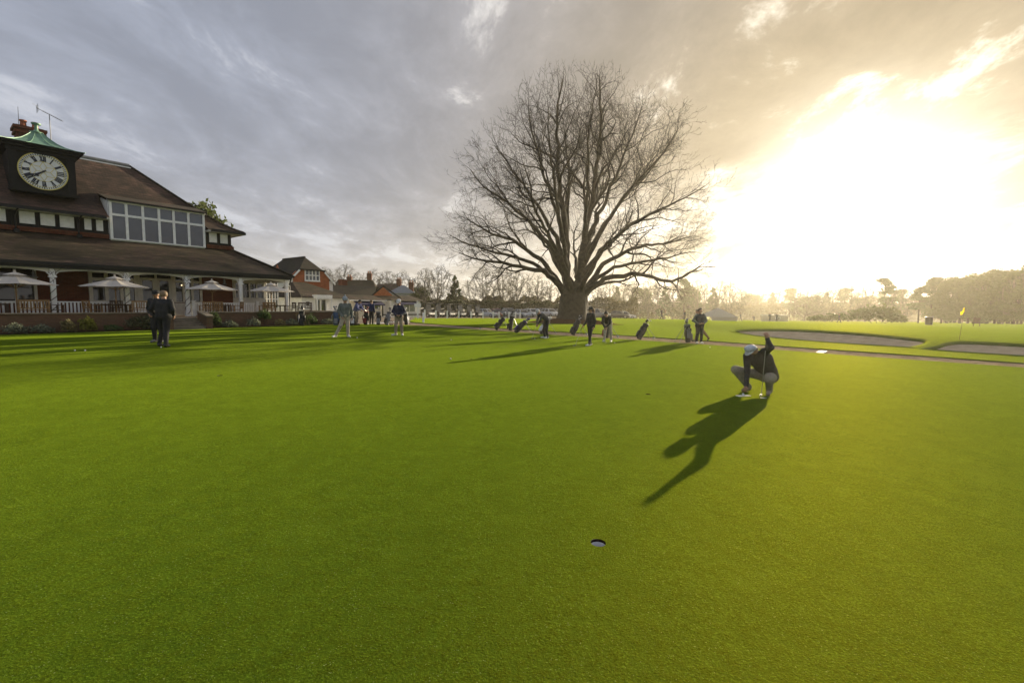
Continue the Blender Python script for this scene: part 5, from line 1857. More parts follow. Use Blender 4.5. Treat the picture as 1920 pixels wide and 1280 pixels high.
def person(lab, loc, rz, pose, top, leg, shoe, hat=None, hair=HAIR_D, h=.014, skin=None, sleeve=None, group=None, extra=None, vest=None):
    J = dict(STAND)
    J.update(pose)
    sc = J['scale']
    bk = J['bulk']
    j = {k: (V3(*v) if isinstance(v, (tuple, list)) and len(v) == 3 else v) for k, v in J.items()}
    skin = skin or SKINC
    mats = [top, leg, shoe, skin, sleeve or top, vest or top, HAIR_D]
    T_, L_, S_, K_, A_ = 0, 1, 2, 3, 4
    lk = unit(j['look'])
    up = unit(j['head'] - j['neck'])
    rt = unit(np.cross(lk, up))
    hc = j['head']
    sh = unit(j['shL'] - j['shR'])
    hp = unit(j['hipL'] - j['hipR'])
    caps = [(hc + up * .02, hc + up * .03 - lk * .03, .092, .088, K_), (hc - up * .03 + lk * .015, hc - up * .07 + lk * .025, .078, .055, K_), (hc - up * .09 - lk * .02, j['neck'], .055, .062, K_),
            (hc + lk * .085 + up * .005, hc + lk * .108 - up * .025, .012, .016, K_), (hc + rt * .092 - lk * .01 + up * .01, hc + rt * .094 - lk * .015 - up * .03, .014, .01, K_),
            (hc - rt * .092 - lk * .01 + up * .01, hc - rt * .094 - lk * .015 - up * .03, .014, .01, K_), (hc + lk * .088 - up * .055 + rt * .02, hc + lk * .088 - up * .055 - rt * .02, .01, .01, K_),
            (hc + lk * .08 + rt * .033 + up * .012, hc + lk * .084 + rt * .035 + up * .012, .011, .011, 6), (hc + lk * .08 - rt * .033 + up * .012, hc + lk * .084 - rt * .035 + up * .012, .011, .011, 6)]
    ch, wa, pe = j['chest'], j['waist'], j['pel']
    for s_ in (-1, 1):
        caps += [(ch + sh * s_ * .085 * bk, wa + hp * s_ * .06 * bk, .125 * bk, .12 * bk, 5), (ch + sh * s_ * .085 * bk, (j['shL'] if s_ > 0 else j['shR']) - sh * s_ * .035, .115 * bk, .075, 5),
                 (wa + hp * s_ * .06 * bk, pe + hp * s_ * .065 * bk, .12 * bk, .125 * bk, T_), (pe + hp * s_ * .05, (j['hipL'] if s_ > 0 else j['hipR']), .125 * bk, .115 * bk, L_)]
    caps += [(ch, j['neck'] - up * .01, .12 * bk, .068, 5)]
    for q in 'LR':
        caps += [(j['sh' + q], j['el' + q], .072 * bk, .058, A_), (j['el' + q], j['wr' + q], .057, .042, A_),
                 (j['hip' + q], j['kn' + q], .105 * bk, .077 * bk, L_), (j['kn' + q], j['an' + q], .075 * bk, .058 * (.5 + .5 * bk), L_)]
        an, to = j['an' + q], j['to' + q]
        hl = an - unit(to - an) * V3(1, 1, 0) * .05
        caps += [(V3(hl[0], hl[1], hl[2] - .035), to, .042, .040, S_), (an - V3(0, 0, .005), an - V3(0, 0, .03), .05, .05, S_)]
        hd = unit(j['hd' + q])
        pal = j['pal' + q] if j['pal' + q] is not None else (V3(-1, -.3, 0) if q == 'L' else V3(1, -.3, 0))
        caps += hand_caps(j['wr' + q] + hd * .015, hd, pal, K_, j['grip'], 1 if q == 'R' else -1)
    Vv, F, mi = blend_mesh(caps, h)
    if h > .011:      # settle the soles on the ground
        pass
    zmin = Vv[:, 2].min()
    Vv[:, 2] -= zmin
    m = MB()
    m.v = [tuple(p) for p in Vv]
    m.f = [tuple(int(i) for i in f) for f in F]
    m.mi = [int(i) for i in mi]
    r = thing('person', lab, 'person', loc, rz, group)
    r.scale = (sc, sc, sc)
    m.build('body', mats, r, smooth=True)
    hz = V3(0, 0, -zmin)
    M = Matrix((list(rt) + [0], list(lk) + [0], list(up) + [0], [0, 0, 0, 1])).transposed()
    M[0][3], M[1][3], M[2][3] = (hc + hz)
    if hat == 'beanie':
        a = MB().lathe([(.108, -.005), (.115, .03), (.116, .035), (.112, .04), (.11, .09), (.085, .145), (.03, .175), (.005, .178)], 14)
        a.lathe([(.005, .17), (.035, .185), (.04, .205), (.03, .23), (.005, .24)], 10)
        a.xf(M).build('beanie', hatm, r, smooth=True)
    elif hat:
        a = MB().lathe([(.106, .015), (.112, .04), (.106, .09), (.08, .13), (.03, .148), (.004, .15)], 16, (0, -.015, 0))
        v, f = [], []
        n = 10
        for k in range(n + 1):
            t = math.pi * (.12 + .76 * k / n)
            c_, s_ = math.cos(t), math.sin(t)
            v += [(c_ * .104, -.01 + s_ * .104, .03), (c_ * .098, .0 + s_ * .19, .012 + .012 * abs(c_)), (c_ * .104, -.01 + s_ * .104, .022), (c_ * .098, s_ * .19, .004 + .012 * abs(c_))]
        for k in range(n):
            o = 4 * k
            f += [(o, o + 4, o + 5, o + 1), (o + 2, o + 3, o + 7, o + 6), (o + 1, o + 5, o + 7, o + 3)]
        a.add(v, f)
        a.xf(M).build('cap', hat, r, smooth=True)
    if hair is not None and hat != 'beanie':
        if hat:
            a = MB().lathe([(.085, -.055), (.099, -.02), (.101, .02), (.09, .04)], 14, (0, -.025, 0))
        else:
            a = MB().lathe([(.06, -.06), (.095, -.03), (.104, .02), (.104, .06), (.088, .105), (.045, .132), (.004, .136)], 14, (0, -.022, 0))
            a.v = [(x, y if not (z < .055 and y > .03) else .03 + (y - .03) * .3, z) for x, y, z in a.v]
        a.xf(M).build('hair', hair, r, smooth=True)
    if extra:
        extra(r, M, j, hz)
    return r


def fab(nm, c, rough=.85, var=.2, scale=14.0):
    return mat('cloth_' + nm, c, rough, var, scale, 1.0, 11)


BLK, NAVY, GREY, KHAKI, SAGE, WHT = fab('black', (.014, .014, .016)), fab('navy', (.014, .018, .045)), fab('grey', (.15, .16, .165)), fab('khaki', (.31, .25, .18)), fab('sage', (.12, .135, .125)), fab('white', (.66, .66, .66))
STONE = fab('stone', (.42, .36, .28))
DKGR = fab('charcoal', (.040, .042, .046))
BLUE = fab('periwinkle', (.11, .12, .25))
CAPL = fab('pale_blue_cap', (.50, .54, .62))
SHW = mat('white_shoe', (.70, .70, .68), .5, .1)
SHB = mat('black_shoe', (.012, .012, .013), .4, .1)
hatm = fab('beanie', (.30, .33, .37))


def at_ground(x, y):
    return (x, y, gz(x, y) + .001)


# two men in black by the border
person('man in black jacket and black cap with hands in pockets, facing the lawn', at_ground(-12.75, 16.35), R(12),
       dict(elL=(.31, .10, 1.16), elR=(-.31, .10, 1.16), wrL=(.19, -.08, .98), wrR=(-.19, -.08, .98), hdL=(-.3, -.3, -1), hdR=(.3, -.3, -1), look=(.15, -1, -.1), bulk=1.1, scale=1.05), BLK, BLK, mat('grey_shoe', (.16, .16, .17), .6), hat=BLK, skin=SKIN_T)
person('man in black jacket seen from behind, striding past another in a cap', at_ground(-11.5, 15.0), R(192),
       dict(elL=(.33, .02, 1.16), elR=(-.30, .05, 1.15), wrL=(.28, -.16, 1.0), wrR=(-.20, -.18, .98), chest=(.0, -.05, 1.30), neck=(.0, -.09, 1.45), head=(.02, -.13, 1.6), look=(.35, -1, -.25), shL=(.19, -.05, 1.41), shR=(-.19, -.05, 1.41),
            knL=(.12, -.16, .50), anL=(.19, -.10, .085), toL=(.22, -.29, .035), knR=(-.09, .06, .50), anR=(-.16, .27, .085), toR=(-.16, .10, .035), bulk=1.1, scale=1.06), BLK, BLK, SHB, hair=HAIR_G)
# grey sweater, bobble hat
person('man in sage sweater, stone trousers and grey bobble hat walking across the green', at_ground(-7.66, 20.9), R(22),
       dict(wrL=(.28, -.02, .86), elL=(.27, .06, 1.13), elR=(-.29, .03, 1.15), wrR=(-.14, -.16, .90), hdR=(.3, -.4, -1), knR=(-.20, -.06, .52), anR=(-.42, .05, .085), toR=(-.54, -.10, .035), knL=(.09, -.02, .50), anL=(.10, .02, .085), toL=(.16, -.17, .035),
            look=(.5, -1, -.25), bulk=1.06, scale=1.04), SAGE, STONE, SHW, hat='beanie')
person('man in blue shirt bending over a golf bag beside the forecourt wall', at_ground(-10.85, 31.6), R(70),
       dict(chest=(0, -.16, 1.26), neck=(0, -.26, 1.40), head=(0, -.34, 1.53), look=(0, -1, -.6), shL=(.19, -.22, 1.36), shR=(-.19, -.22, 1.36), waist=(0, -.05, 1.07), elL=(.24, -.34, 1.1), elR=(-.24, -.34, 1.1), wrL=(.15, -.52, .98), wrR=(-.15, -.52, .98), hdL=(0, -1, -.4), hdR=(0, -1, -.4), scale=1.04, bulk=1.12),
       BLUE, KHAKI, SHB, h=.018)
person('man in navy sweater and black trousers standing with his back to the kiosk', at_ground(-10.2, 33.0), R(160),
       dict(elL=(.27, .02, 1.14), wrL=(.16, -.18, 1.02), hdL=(-.4, -.7, -.3), scale=1.0), fab('deep_blue', (.02, .028, .075)), BLK, SHB, hair=HAIR_G, h=.018)
person('man in navy pullover, khaki trousers and white cap with hands clasped', at_ground(-5.68, 22.8), R(8),
       dict(elL=(.29, .02, 1.16), elR=(-.29, .02, 1.16), wrL=(.10, -.22, 1.0), wrR=(-.10, -.22, .99), hdL=(-.9, -.3, -.3), hdR=(.9, -.3, -.3), look=(-.25, -1, -.35), anL=(.15, .02, .085), anR=(-.16, .02, .085), knL=(.12, -.03, .5), knR=(-.13, -.03, .5), toL=(.19, -.16, .035), toR=(-.32, -.12, .035), bulk=1.06, scale=1.02),
       NAVY, KHAKI, SHW, hat=WHT)
person('dark-clothed man walking past the shop door', at_ground(-17.0, 61.0), R(95),
       dict(knL=(.1, -.2, .52), anL=(.1, -.32, .085), toL=(.1, -.50, .05), knR=(-.1, .05, .5), anR=(-.1, .34, .12), toR=(-.1, .18, .035), chest=(0, -.08, 1.3), neck=(0, -.12, 1.46), head=(0, -.15, 1.6)), DKGR, DKGR, SHB, h=.024)


def putt(lean=.42, side=0):
    return dict(pel=(0, .06, .92), waist=(0, -.02, 1.03), chest=(0, -.22, 1.18), neck=(0, -.36, 1.26), head=(0, -.46, 1.36), look=(0, -.55, -.85), shL=(.17, -.32, 1.22), shR=(-.17, -.32, 1.22),
                elL=(.18, -.40, .95), elR=(-.18, -.40, .95), wrL=(.04, -.47, .76), wrR=(-.03, -.48, .70), hdL=(-.2, -.2, -1), hdR=(.2, -.2, -1), hipL=(.09, .05, .90), hipR=(-.09, .05, .90),
                knL=(.14, -.02, .49), knR=(-.14, -.02, .49), anL=(.17, .03, .085), anR=(-.17, .03, .085), toL=(.19, -.16, .035), toR=(-.19, -.16, .035), palL=(-1, 0, 0), palR=(1, 0, 0), grip=.95)


def club(name, lab, grip, foot, headdir, loc, rz, putter=True, group='golf clubs in hand'):
    r = thing(name, lab, 'golf club', loc, rz, group)
    g, f = Vector(grip), Vector(foot)
    q = g.lerp(f, .24)
    MB().tube([g, q], [.014, .011], 8).build('grip', M_GUTTER, r)
    MB().tube([q, f], [.007, .0055], 6).build('shaft', M_STEEL, r)
    hd = Vector(headdir).normalized()
    MB().bar(f - hd * .02 + Vector((0, 0, .012)), f + hd * .10 + Vector((0, 0, .012)), .035, .024).build('club_head', M_STEEL, r)
    return r


p17 = at_ground(1.75, 23.7)
person('golfer in dark jacket and pale cap bent over a putt beside the bags', p17, R(-68), putt(), DKGR, fab('track_black', (.020, .020, .022)), SHW, hat=mat('cloth_white_cap2', (.45, .45, .46), .8), skin=SKIN_T)
club('putter', 'putter held by the golfer in the pale cap', (0, -.48, .80), (-.02, -.78, .015), (1, 0, 0), p17, R(-68))
p37 = at_ground(4.72, 22.4)
person('golfer in black top and stone trousers bent over a putt beside the woman', p37, R(-25), putt(), BLK, STONE, SHW, hair=HAIR_D)
club('putter', 'putter held by the bent golfer in stone trousers', (0, -.48, .80), (.02, -.74, .015), (1, 0, 0), p37, R(-25))


def ponytail(r, M, j, hz):
    MB().tube([(0, -.10, .05), (0, -.18, .0), (.01, -.19, -.14), (.0, -.15, -.30)], [.025, .04, .035, .012], 8).xf(M).build('ponytail', HAIR_G, r, smooth=True)


pg = at_ground(3.42, 19.85)
person('woman in black with cap and ponytail leaning on a putter', pg, R(-58),
       dict(elR=(-.22, -.04, 1.12), wrR=(-.20, -.24, .92), hdR=(.1, -.7, -.7), elL=(.22, .07, 1.13), wrL=(.22, .02, .88), look=(-.2, -1, -.2), knL=(.08, -.08, .5), anL=(.10, -.14, .085), toL=(.10, -.32, .035), anR=(-.08, .10, .085), knR=(-.08, .02, .5), toR=(-.10, -.08, .035), bulk=.88, scale=.96, grip=.9),
       BLK, BLK, SHW, hat=BLK, hair=HAIR_D, extra=ponytail)
club('putter', 'putter planted by the woman in black', (-.18, -.30, .86), (-.16, -.72, .015), (-.2, -1, 0), pg, R(-58))
pp = at_ground(9.48, 23.0)
person('man in dark gilet with grey sleeves, hands together before him', pp, R(-4),
       dict(elL=(.33, .04, 1.15), elR=(-.33, .04, 1.15), wrL=(.13, -.22, 1.02), wrR=(-.13, -.22, 1.0), hdL=(-.9, -.3, -.1), hdR=(.9, -.3, -.1), look=(-.1, -1, -.45), bulk=1.08), DKGR, BLK, SHW, hair=HAIR_D, sleeve=SAGE, vest=DKGR)
person('man in dark top and brown trousers stepping wide behind the man in the gilet', at_ground(10.15, 24.6), R(-70),
       dict(knR=(-.10, .30, .58), anR=(-.10, .72, .16), toR=(-.10, .66, .04), knL=(.10, -.22, .52), anL=(.10, -.36, .085), toL=(.10, -.55, .035), pel=(0, .05, .90), hipL=(.09, .03, .87), hipR=(-.09, .08, .87), chest=(0, -.1, 1.27), neck=(0, -.16, 1.43), head=(0, -.2, 1.58), shL=(.18, -.1, 1.39), shR=(-.18, -.1, 1.39)),
       DKGR, fab('brown', (.15, .10, .06)), SHB, hair=HAIR_D)
# crouching golfer
def cap_mark(r, M, j, hz):
    m = MB()
    pts = []
    for k in range(7):
        a = R(22 + 7 * k)
        pts.append((-.1145 * math.sin(a), -.015 + .1145 * math.cos(a), .052 + .016 * math.sin(k * .5)))
    m.tube(pts, [.002, .006, .008, .008, .006, .004, .002], 6)
    m.xf(M).build('cap_emblem', M_GUTTER, r)


pc = at_ground(5.12, 9.44)
person('man in white cap crouching to place a ball, one hand raised on a putter', pc, 0.0,
       dict(pel=(.33, .10, .34), waist=(.27, .06, .46), chest=(.07, -.02, .70), neck=(-.07, -.06, .85), head=(-.19, -.12, .91), look=(-.72, -.45, -.62),
            shL=(.07, -.17, .89), shR=(-.14, .14, .76), elL=(.045, -.40, .99), wrL=(.01, -.325, 1.15), hdL=(-.25, .0, .9), palL=(0, 1, .1), elR=(-.20, -.02, .45), wrR=(-.28, -.16, .17), hdR=(-.55, -.3, -.75), palR=(.3, -.2, -.9), grip=.75,
            hipL=(.30, .0, .33), hipR=(.28, .18, .33), knL=(.07, -.36, .35), knR=(-.36, .16, .46), anL=(.20, -.16, .10), anR=(-.07, .16, .10), toL=(.08, -.33, .04), toR=(-.23, .05, .04), bulk=1.11),
       fab('crouch_jacket', (.030, .027, .026)), fab('crouch_trousers', (.26, .23, .18)), mat('taupe_shoe', (.24, .19, .15), .6), hat=CAPL, hair=HAIR_D, h=.0095, skin=SKIN_T, extra=cap_mark)
club('putter', 'putter stood upright under the raised hand of the crouching man', (.0, -.31, 1.20), (-.06, -.34, .012), (-.6, -.8, 0), pc, 0)
# distant walkers beyond the crest
for i, (u, y, rz, sc, l_) in enumerate(((1240, 72, 100, 1.0, 'dark-clothed person walking past the crest of the lawn before the tree line'), (1283, 82, 30, 1.0, 'person whose head and shoulders show over the lawn crest'),
                                        (1388, 96, 80, 1.0, 'silhouetted person walking near the hazy tent'), (1414, 104, -70, .95, 'small bending silhouette on the misty grass near the tent'),
                                        (1443, 96, 10, 1.05, 'silhouetted person standing in the mist beside another with arms out'), (1456, 98, 0, 1.02, 'silhouetted person with arms spread in the mist'),
                                        (1573, 82, 60, .95, 'silhouetted person walking before the rhododendron bank'))):
    x = px(u, y)
    po = dict(scale=sc)
    if 'spread' in l_:
        po.update(elL=(.42, 0, 1.30), elR=(-.42, 0, 1.30), wrL=(.64, -.05, 1.26), wrR=(-.64, -.05, 1.26), hdL=(1, 0, 0), hdR=(-1, 0, 0))
    elif 'bending' in l_:
        po.update(putt(), scale=sc)
    elif 'walking' in l_:
        po.update(knL=(.1, -.2, .52), anL=(.1, -.32, .085), toL=(.1, -.50, .05), anR=(-.1, .3, .12), knR=(-.1, .05, .5), toR=(-.1, .14, .035))
    person(l_, at_ground(x, y), R(rz), po, DKGR, DKGR, SHB, h=.03)


# ---------------------------------------------------------------- golf bags
def golf_bag(lab, loc, rz, tilt, c1, c2, stand=True, trolley=False, heads=7, seed=1, L=.86, towel=None):
    rs = random.Random(seed)
    r = thing('golf_bag', lab, 'golf bag', loc, rz, 'golf bags stood round the green')
    M = Matrix.Rotation(tilt, 4, 'X') if True else None     # leans towards +y of the bag frame
    M = Matrix.Translation((0, 0, .02)) @ M @ Matrix.Diagonal((1.18, 1.18, 1.06, 1))
    prof = [(.11, 0), (.125, .02), (.12, .10), (.13, .35), (.125, .60), (.135, .70), (.14, L), (.125, L + .01)]
    MB().lathe(prof, 14, sx=1.0, sy=.88).xf(M).build('bag_body', c1, r, smooth=40)
    MB().lathe([(.142, L - .07), (.15, L - .05), (.15, L), (.13, L + .015)], 14, sx=1.0, sy=.9, cap=False).xf(M).build('top_collar', c2, r, smooth=40)
    MB().box(-.10, .10, -.20, -.10, .08, .42, .03).xf(M).build('pocket', c2, r)
    MB().box(.09, .17, -.08, .08, .25, .62, .02).xf(M).build('side_pocket', c1, r)
    MB().box(-.07, .07, -.165, -.105, .50, .68, .02).xf(M).build('pocket', c1, r)
    MB().tube([(-.12, .02, L - .12), (-.22, -.04, L * .62), (-.20, -.04, L * .35), (-.12, 0, .2)], .022, 6).xf(M).build('strap', c2, r)
    if stand:
        for s_ in (-1, 1):
            top = M @ Vector((s_ * .10, .09, L - .1))
            MB().tube([top, Vector((s_ * .34, top.y + .42 if tilt < 0 else top.y - .0 + .35, .0 + .01))], .011, 6).build('stand_leg', M_STEEL, r)
    for i in range(heads):
        a, q = rs.uniform(0, 6.28), rs.uniform(.02, .09)
        x, y = q * math.cos(a), q * math.sin(a) * .85
        z = L + rs.uniform(.10, .30)
        dx, dy = rs.uniform(-.04, .04), rs.uniform(-.04, .04)
        c = MB()
        c.tube([(x, y, L - .05), (x + dx, y + dy, z)], .006, 5)
        if i < 3:
            c.lathe([(.01, -.03), (.05, -.02), (.06, .02), (.04, .06), (.005, .075)], 8, (x + dx, y + dy, z))
            c.xf(M).build('head_cover', c2 if i else c1, r, smooth=True)
        else:
            c.bar((x + dx, y + dy, z), (x + dx + rs.uniform(-.08, .08), y + dy + .05, z + .01), .02, .05)
            c.xf(M).build('club', M_STEEL, r)
    if towel:
        MB().box(-.16, -.145, -.06, .10, .22, .66, .004).xf(M).build('towel', towel, r)
    if trolley:
        for s_ in (-1, 1):
            w = MB()
            n = 18
            w.tube([(s_ * .28 + (0.0), .18 + .15 * math.cos(2 * math.pi * k / n), .15 + .15 * math.sin(2 * math.pi * k / n)) for k in range(n + 1)], .022, 6, cap=False)
            w.tube([(s_ * .30, .18, .15), (s_ * .2, .18, .15)], .03, 8)
            for k in range(6):
                w.tube([(s_ * .28, .18, .15), (s_ * .28, .18 + .14 * math.cos(k * math.pi / 3), .15 + .14 * math.sin(k * math.pi / 3))], .008, 4)
            w.build('wheel', M_GUTTER, r, smooth=40)
        MB().tube([(-.28, .18, .15), (.28, .18, .15)], .015, 6).tube([(0, .16, .15), (0, .35, .95), (0, .5, 1.05)], .018, 6).tube([(-.12, .5, 1.05), (.12, .5, 1.05)], .018, 6).build('trolley_frame', M_DARKMETAL, r)
    return r


def bagc(nm, c):
    return mat('bag_' + nm, c, .55, .15, 8.0)


BB, BW, BN, BBL, BPU, BR = bagc('black', (.012, .012, .013)), bagc('white', (.62, .62, .62)), bagc('navy', (.012, .016, .04)), bagc('blue', (.03, .07, .16)), bagc('purple', (.05, .03, .14)), bagc('red', (.20, .02, .02))
BG = bagc('grey', (.20, .20, .21))
for i, (x, y, rz, tl, a, b, st, tr, tw, l_) in enumerate((
        (-13.3, 28.75, 10, -.06, BB, BB, False, False, BW, 'all-black golf bag standing upright alone before the border shrubs'),
        (-11.75, 30.3, 20, -.05, BBL, BG, False, False, None, 'blue golf bag upright behind the man in the bobble hat'),
        (-11.45, 30.5, -20, -.08, BB, BB, False, False, None, 'black golf bag upright beside the blue one'),
        (-10.95, 31.0, 40, -.1, BN, BW, False, True, mat('towel_orange', (.45, .16, .05), .9), 'navy and white golf bag with orange towel at the bending man'),
        (-10.3, 32.0, -15, -.12, BB, BR, False, False, BW, 'black golf bag with red trim and white towel beside the man in navy sweater'),
        (-9.55, 32.5, 10, -.06, BB, BG, False, False, None, 'black golf bag left of the wheeled trolley'),
        (-9.0, 32.65, -40, -.25, BG, BB, False, True, BW, 'grey golf bag strapped to a two-wheeled trolley'),
        (-7.8, 33.6, 160, -.2, BB, BW, False, False, BW, 'black and white golf bag leaning just right of the white-capped man'),
        (-1.1, 30.45, -75, -.62, BB, BB, True, False, None, 'black stand bag tilted on two legs, furthest from the oak of its row'),
        (-.12, 29.65, -95, -.12, BB, BB, True, False, None, 'black bag standing nearly upright between two tilted bags'),
        (.2, 27.6, -80, -.75, BB, BPU, True, False, BW, 'black and purple stand bag tilted far over on thin legs'),
        (1.75, 27.2, -60, -.5, BB, BW, True, False, None, 'black stand bag half hidden behind the golfer in the pale cap'),
        (3.6, 27.0, -70, -.42, BB, BB, True, False, None, 'slim black stand bag below the oak, left of the woman'),
        (5.2, 25.1, -80, -.1, BB, BR, True, False, None, 'dark red and black bag behind the bent golfer in stone trousers'),
        (6.95, 24.9, -75, -.48, BB, BB, True, False, BG, 'black stand bag tilted alone on the path edge with silver club heads'),
        (9.1, 23.45, 95, -.10, BB, BG, True, False, BG, 'tall black and grey golf bag beside the man in the gilet'))):
    golf_bag(l_, at_ground(x, y), R(rz), tl, a, b, st, tr, 8, seed=60 + i, towel=tw)


# ---------------------------------------------------------------- carts, cars, posts
M_TYRE = mat('tyre', (.012, .012, .012), .8, .1)
M_CARTW = mat('cart_white', (.62, .61, .58), .35, .05, coat=.5)


def wheel(parent, x, y, r, w, rim=M_STEEL):
    """wheel on an axle along x"""
    prof = [(r * .62, -w / 2), (r * .95, -w / 2), (r, -w / 2 + .03), (r, w / 2 - .03), (r * .95, w / 2), (r * .62, w / 2)]
    Mx = Matrix.Translation((x, y, r)) @ Matrix.Rotation(PI / 2, 4, 'Y')
    t = MB().lathe(prof, 18, cap=False).xf(Mx).build('wheel', M_TYRE, parent, smooth=40)
    MB().lathe([(r * .12, -w * .46), (r * .62, -w * .40), (r * .62, w * .40), (r * .12, w * .46)], 14).xf(Mx).build('rim', rim, t, smooth=40)


def golf_cart():
    """front is -y"""
    r = thing('golf_cart', 'cart', 'golf cart')
    b = MB()
    sec = [(-1.15, .42, .62, .50), (-.95, .48, .78, .34), (-.55, .55, .88, .28), (-.45, .56, .40, .28), (.05, .56, .40, .28), (.1, .58, .62, .28), (.95, .58, .66, .30), (1.15, .5, .55, .36)]
    v, f = [], []
    for (y, w, zt, zb) in sec:
        v += [(-w, y, zb), (w, y, zb), (w, y, zt), (-w, y, zt)]
    for i in range(len(sec) - 1):
        for q in range(4):
            f.append((i * 4 + q, i * 4 + (q + 1) % 4, i * 4 + 4 + (q + 1) % 4, i * 4 + 4 + q))
    f += [(3, 2, 1, 0), tuple(range(len(v) - 4, len(v)))]
    b.add(v, f).build('body', mat('cart_dark', (.025, .027, .026), .3, .1, coat=.4), r, smooth=30)
    MB().hexa([(-.50, -1.22, .40), (.50, -1.22, .40), (.54, -1.05, .36), (-.54, -1.05, .36)], [(-.46, -1.17, .60), (.46, -1.17, .60), (.50, -.98, .66), (-.50, -.98, .66)]).build('front_cowl', M_CARTW, r)
    for s_ in (-1, 1):
        MB().lathe([(.01, -.02), (.07, -.01), (.07, .02)], 10).xf(Matrix.Translation((s_ * .34, -1.22, .60)) @ Matrix.Rotation(PI / 2, 4, 'X')).build('headlight', M_STEEL, r)
        for (y0, y1) in ((-.62, -.42), (.82, .72)):
            MB().tube([(s_ * .55, y0, .8 if y0 < 0 else .6), (s_ * .54, y1, 1.80)], .022, 6).build('roof_post', M_DARKMETAL, r)
        for y in (-.80, .72):
            wheel(r, s_ * .52, y, .23, .18)
    MB().box(-.62, .62, -.75, 1.05, 1.80, 1.88, .03).build('roof', mat('cart_roof', (.03, .03, .03), .5, .1), r)
    MB().box(-.52, .52, .08, .55, .66, .80, .04).build('seat', M_GUTTER, r)
    MB().hexa([(-.52, .55, .80), (.52, .55, .80), (.52, .66, .80), (-.52, .66, .80)], [(-.5, .68, 1.25), (.5, .68, 1.25), (.5, .76, 1.25), (-.5, .76, 1.25)]).build('seat_back', M_GUTTER, r)
    MB().slab([(-.5, -.60, .90), (.5, -.60, .90), (.5, -.45, 1.78), (-.5, -.45, 1.78)], .012).build('windscreen', M_GLASS, r)
    MB().tube([(-.22, -.5, .85), (-.22, -.25, 1.05)], .02, 6).tube([(-.22 + .16 * math.cos(k * PI / 5), -.24 + .05 * math.sin(k * PI / 5), 1.06 + .15 * math.sin(k * PI / 5)) for k in range(11)], .014, 5).build('steering_wheel', M_GUTTER, r)
    MB().box(-.45, .45, .95, 1.3, .55, .60).build('bag_rack', M_DARKMETAL, r)
    return r


gc = golf_cart()
for i, (u, y, rz, l_) in enumerate(((797, 60, 62, 'dark golf cart behind the first white post by the shop'), (816, 62, 60, 'dark golf cart second along from the shop'), (836, 64, 60, 'dark golf cart next to the white sheet of glare'),
                                    (857, 66, 58, 'dark golf cart in the middle of the parked cart row'), (874, 67.5, 58, 'dark golf cart second from the cars'), (890, 69, 56, 'dark golf cart with white cowl parked next to the silver car'))):
    x = px(u, y)
    place(gc, i == 0, (x, y, gz(x, y)), R(rz), 1.0, l_, 'golf carts parked in a row')


def car(paint, wide=1.0, tall=1.0):
    """front is -y"""
    r = thing('parked_car', 'car', 'car')
    W = .88 * wide
    sec = [(-2.12, .70, .30, .58), (-2.0, .80, .24, .70), (-1.2, .86, .20, .88), (-.85, .88, .20, .93), (1.3, .88, .20, .97), (1.95, .84, .24, .92), (2.12, .76, .32, .70)]
    v, f = [], []
    K = 8
    for (y, w, zb, zt) in sec:
        w *= wide
        zt *= tall
        v += [(-w * .9, y, zb), (w * .9, y, zb), (w, y, zb + .15), (w, y, zt - .14), (w * .9, y, zt), (-w * .9, y, zt), (-w, y, zt - .14), (-w, y, zb + .15)]
    for i in range(len(sec) - 1):
        for q in range(K):
            f.append((i * K + q, i * K + (q + 1) % K, i * K + K + (q + 1) % K, i * K + K + q))
    f += [tuple(range(K))[::-1], tuple(range(len(v) - K, len(v)))]
    MB().add(v, f).build('body', paint, r, smooth=35)
    zb, zt = .90 * tall, 1.46 * tall
    cb = [(-.85, .80, zb), (.0, .0, 0)]
    lo = [(-W * .93, -.95, zb), (W * .93, -.95, zb), (W * .93, 1.75, zb), (-W * .93, 1.75, zb)]
    hi = [(-W * .72, -.25, zt), (W * .72, -.25, zt), (W * .72, 1.15, zt), (-W * .72, 1.15, zt)]
    gh = MB().hexa(lo, hi).build('glasshouse', M_GLASS, r)
    MB().hexa([(-W * .74, -.30, zt - .02), (W * .74, -.30, zt - .02), (W * .74, 1.2, zt - .02), (-W * .74, 1.2, zt - .02)], [(-W * .66, -.15, zt + .05), (W * .66, -.15, zt + .05), (W * .66, 1.05, zt + .05), (-W * .66, 1.05, zt + .05)]).build('roof', paint, r)
    for s_ in (-1, 1):
        for a, b in ((0, 0), (3, 3)):
            p, q = Vector(lo[1 if s_ > 0 else 0] if a == 0 else lo[2 if s_ > 0 else 3]), Vector(hi[1 if s_ > 0 else 0] if a == 0 else hi[2 if s_ > 0 else 3])
            MB().bar(p, q, .08, .06).build('roof_pillar', paint, r)
        MB().bar((s_ * W * .93, .45, zb), (s_ * W * .72, .45, zt), .07, .05).build('roof_pillar', paint, r)
        MB().box(s_ * .62 - .16, s_ * .62 + .16, -2.12, -1.98, .56 * tall, .70 * tall, .02).build('headlight', mat('lamp_glass', (.75, .75, .72), .1, 0), r)
        MB().box(s_ * .66 - .13, s_ * .66 + .13, 2.02, 2.13, .62, .82, .02).build('tail_lamp', mat('tail_red', (.25, .01, .01), .2, 0), r)
        MB().box(s_ * (W + .06) - .08, s_ * (W + .06) + .08, -.80, -.66, .92 * tall, 1.05 * tall, .02).build('door_mirror', paint, r)
        for y in (-1.32, 1.28):
            wheel(r, s_ * (W - .10), y, .32, .22)
    MB().box(-.42, .42, -2.14, -2.05, .32, .54, .01).build('grille', M_GUTTER, r)
    MB().box(-.26, .26, -2.155, -2.141, .36, .47).build('number_plate', M_WHITE, r)
    return r


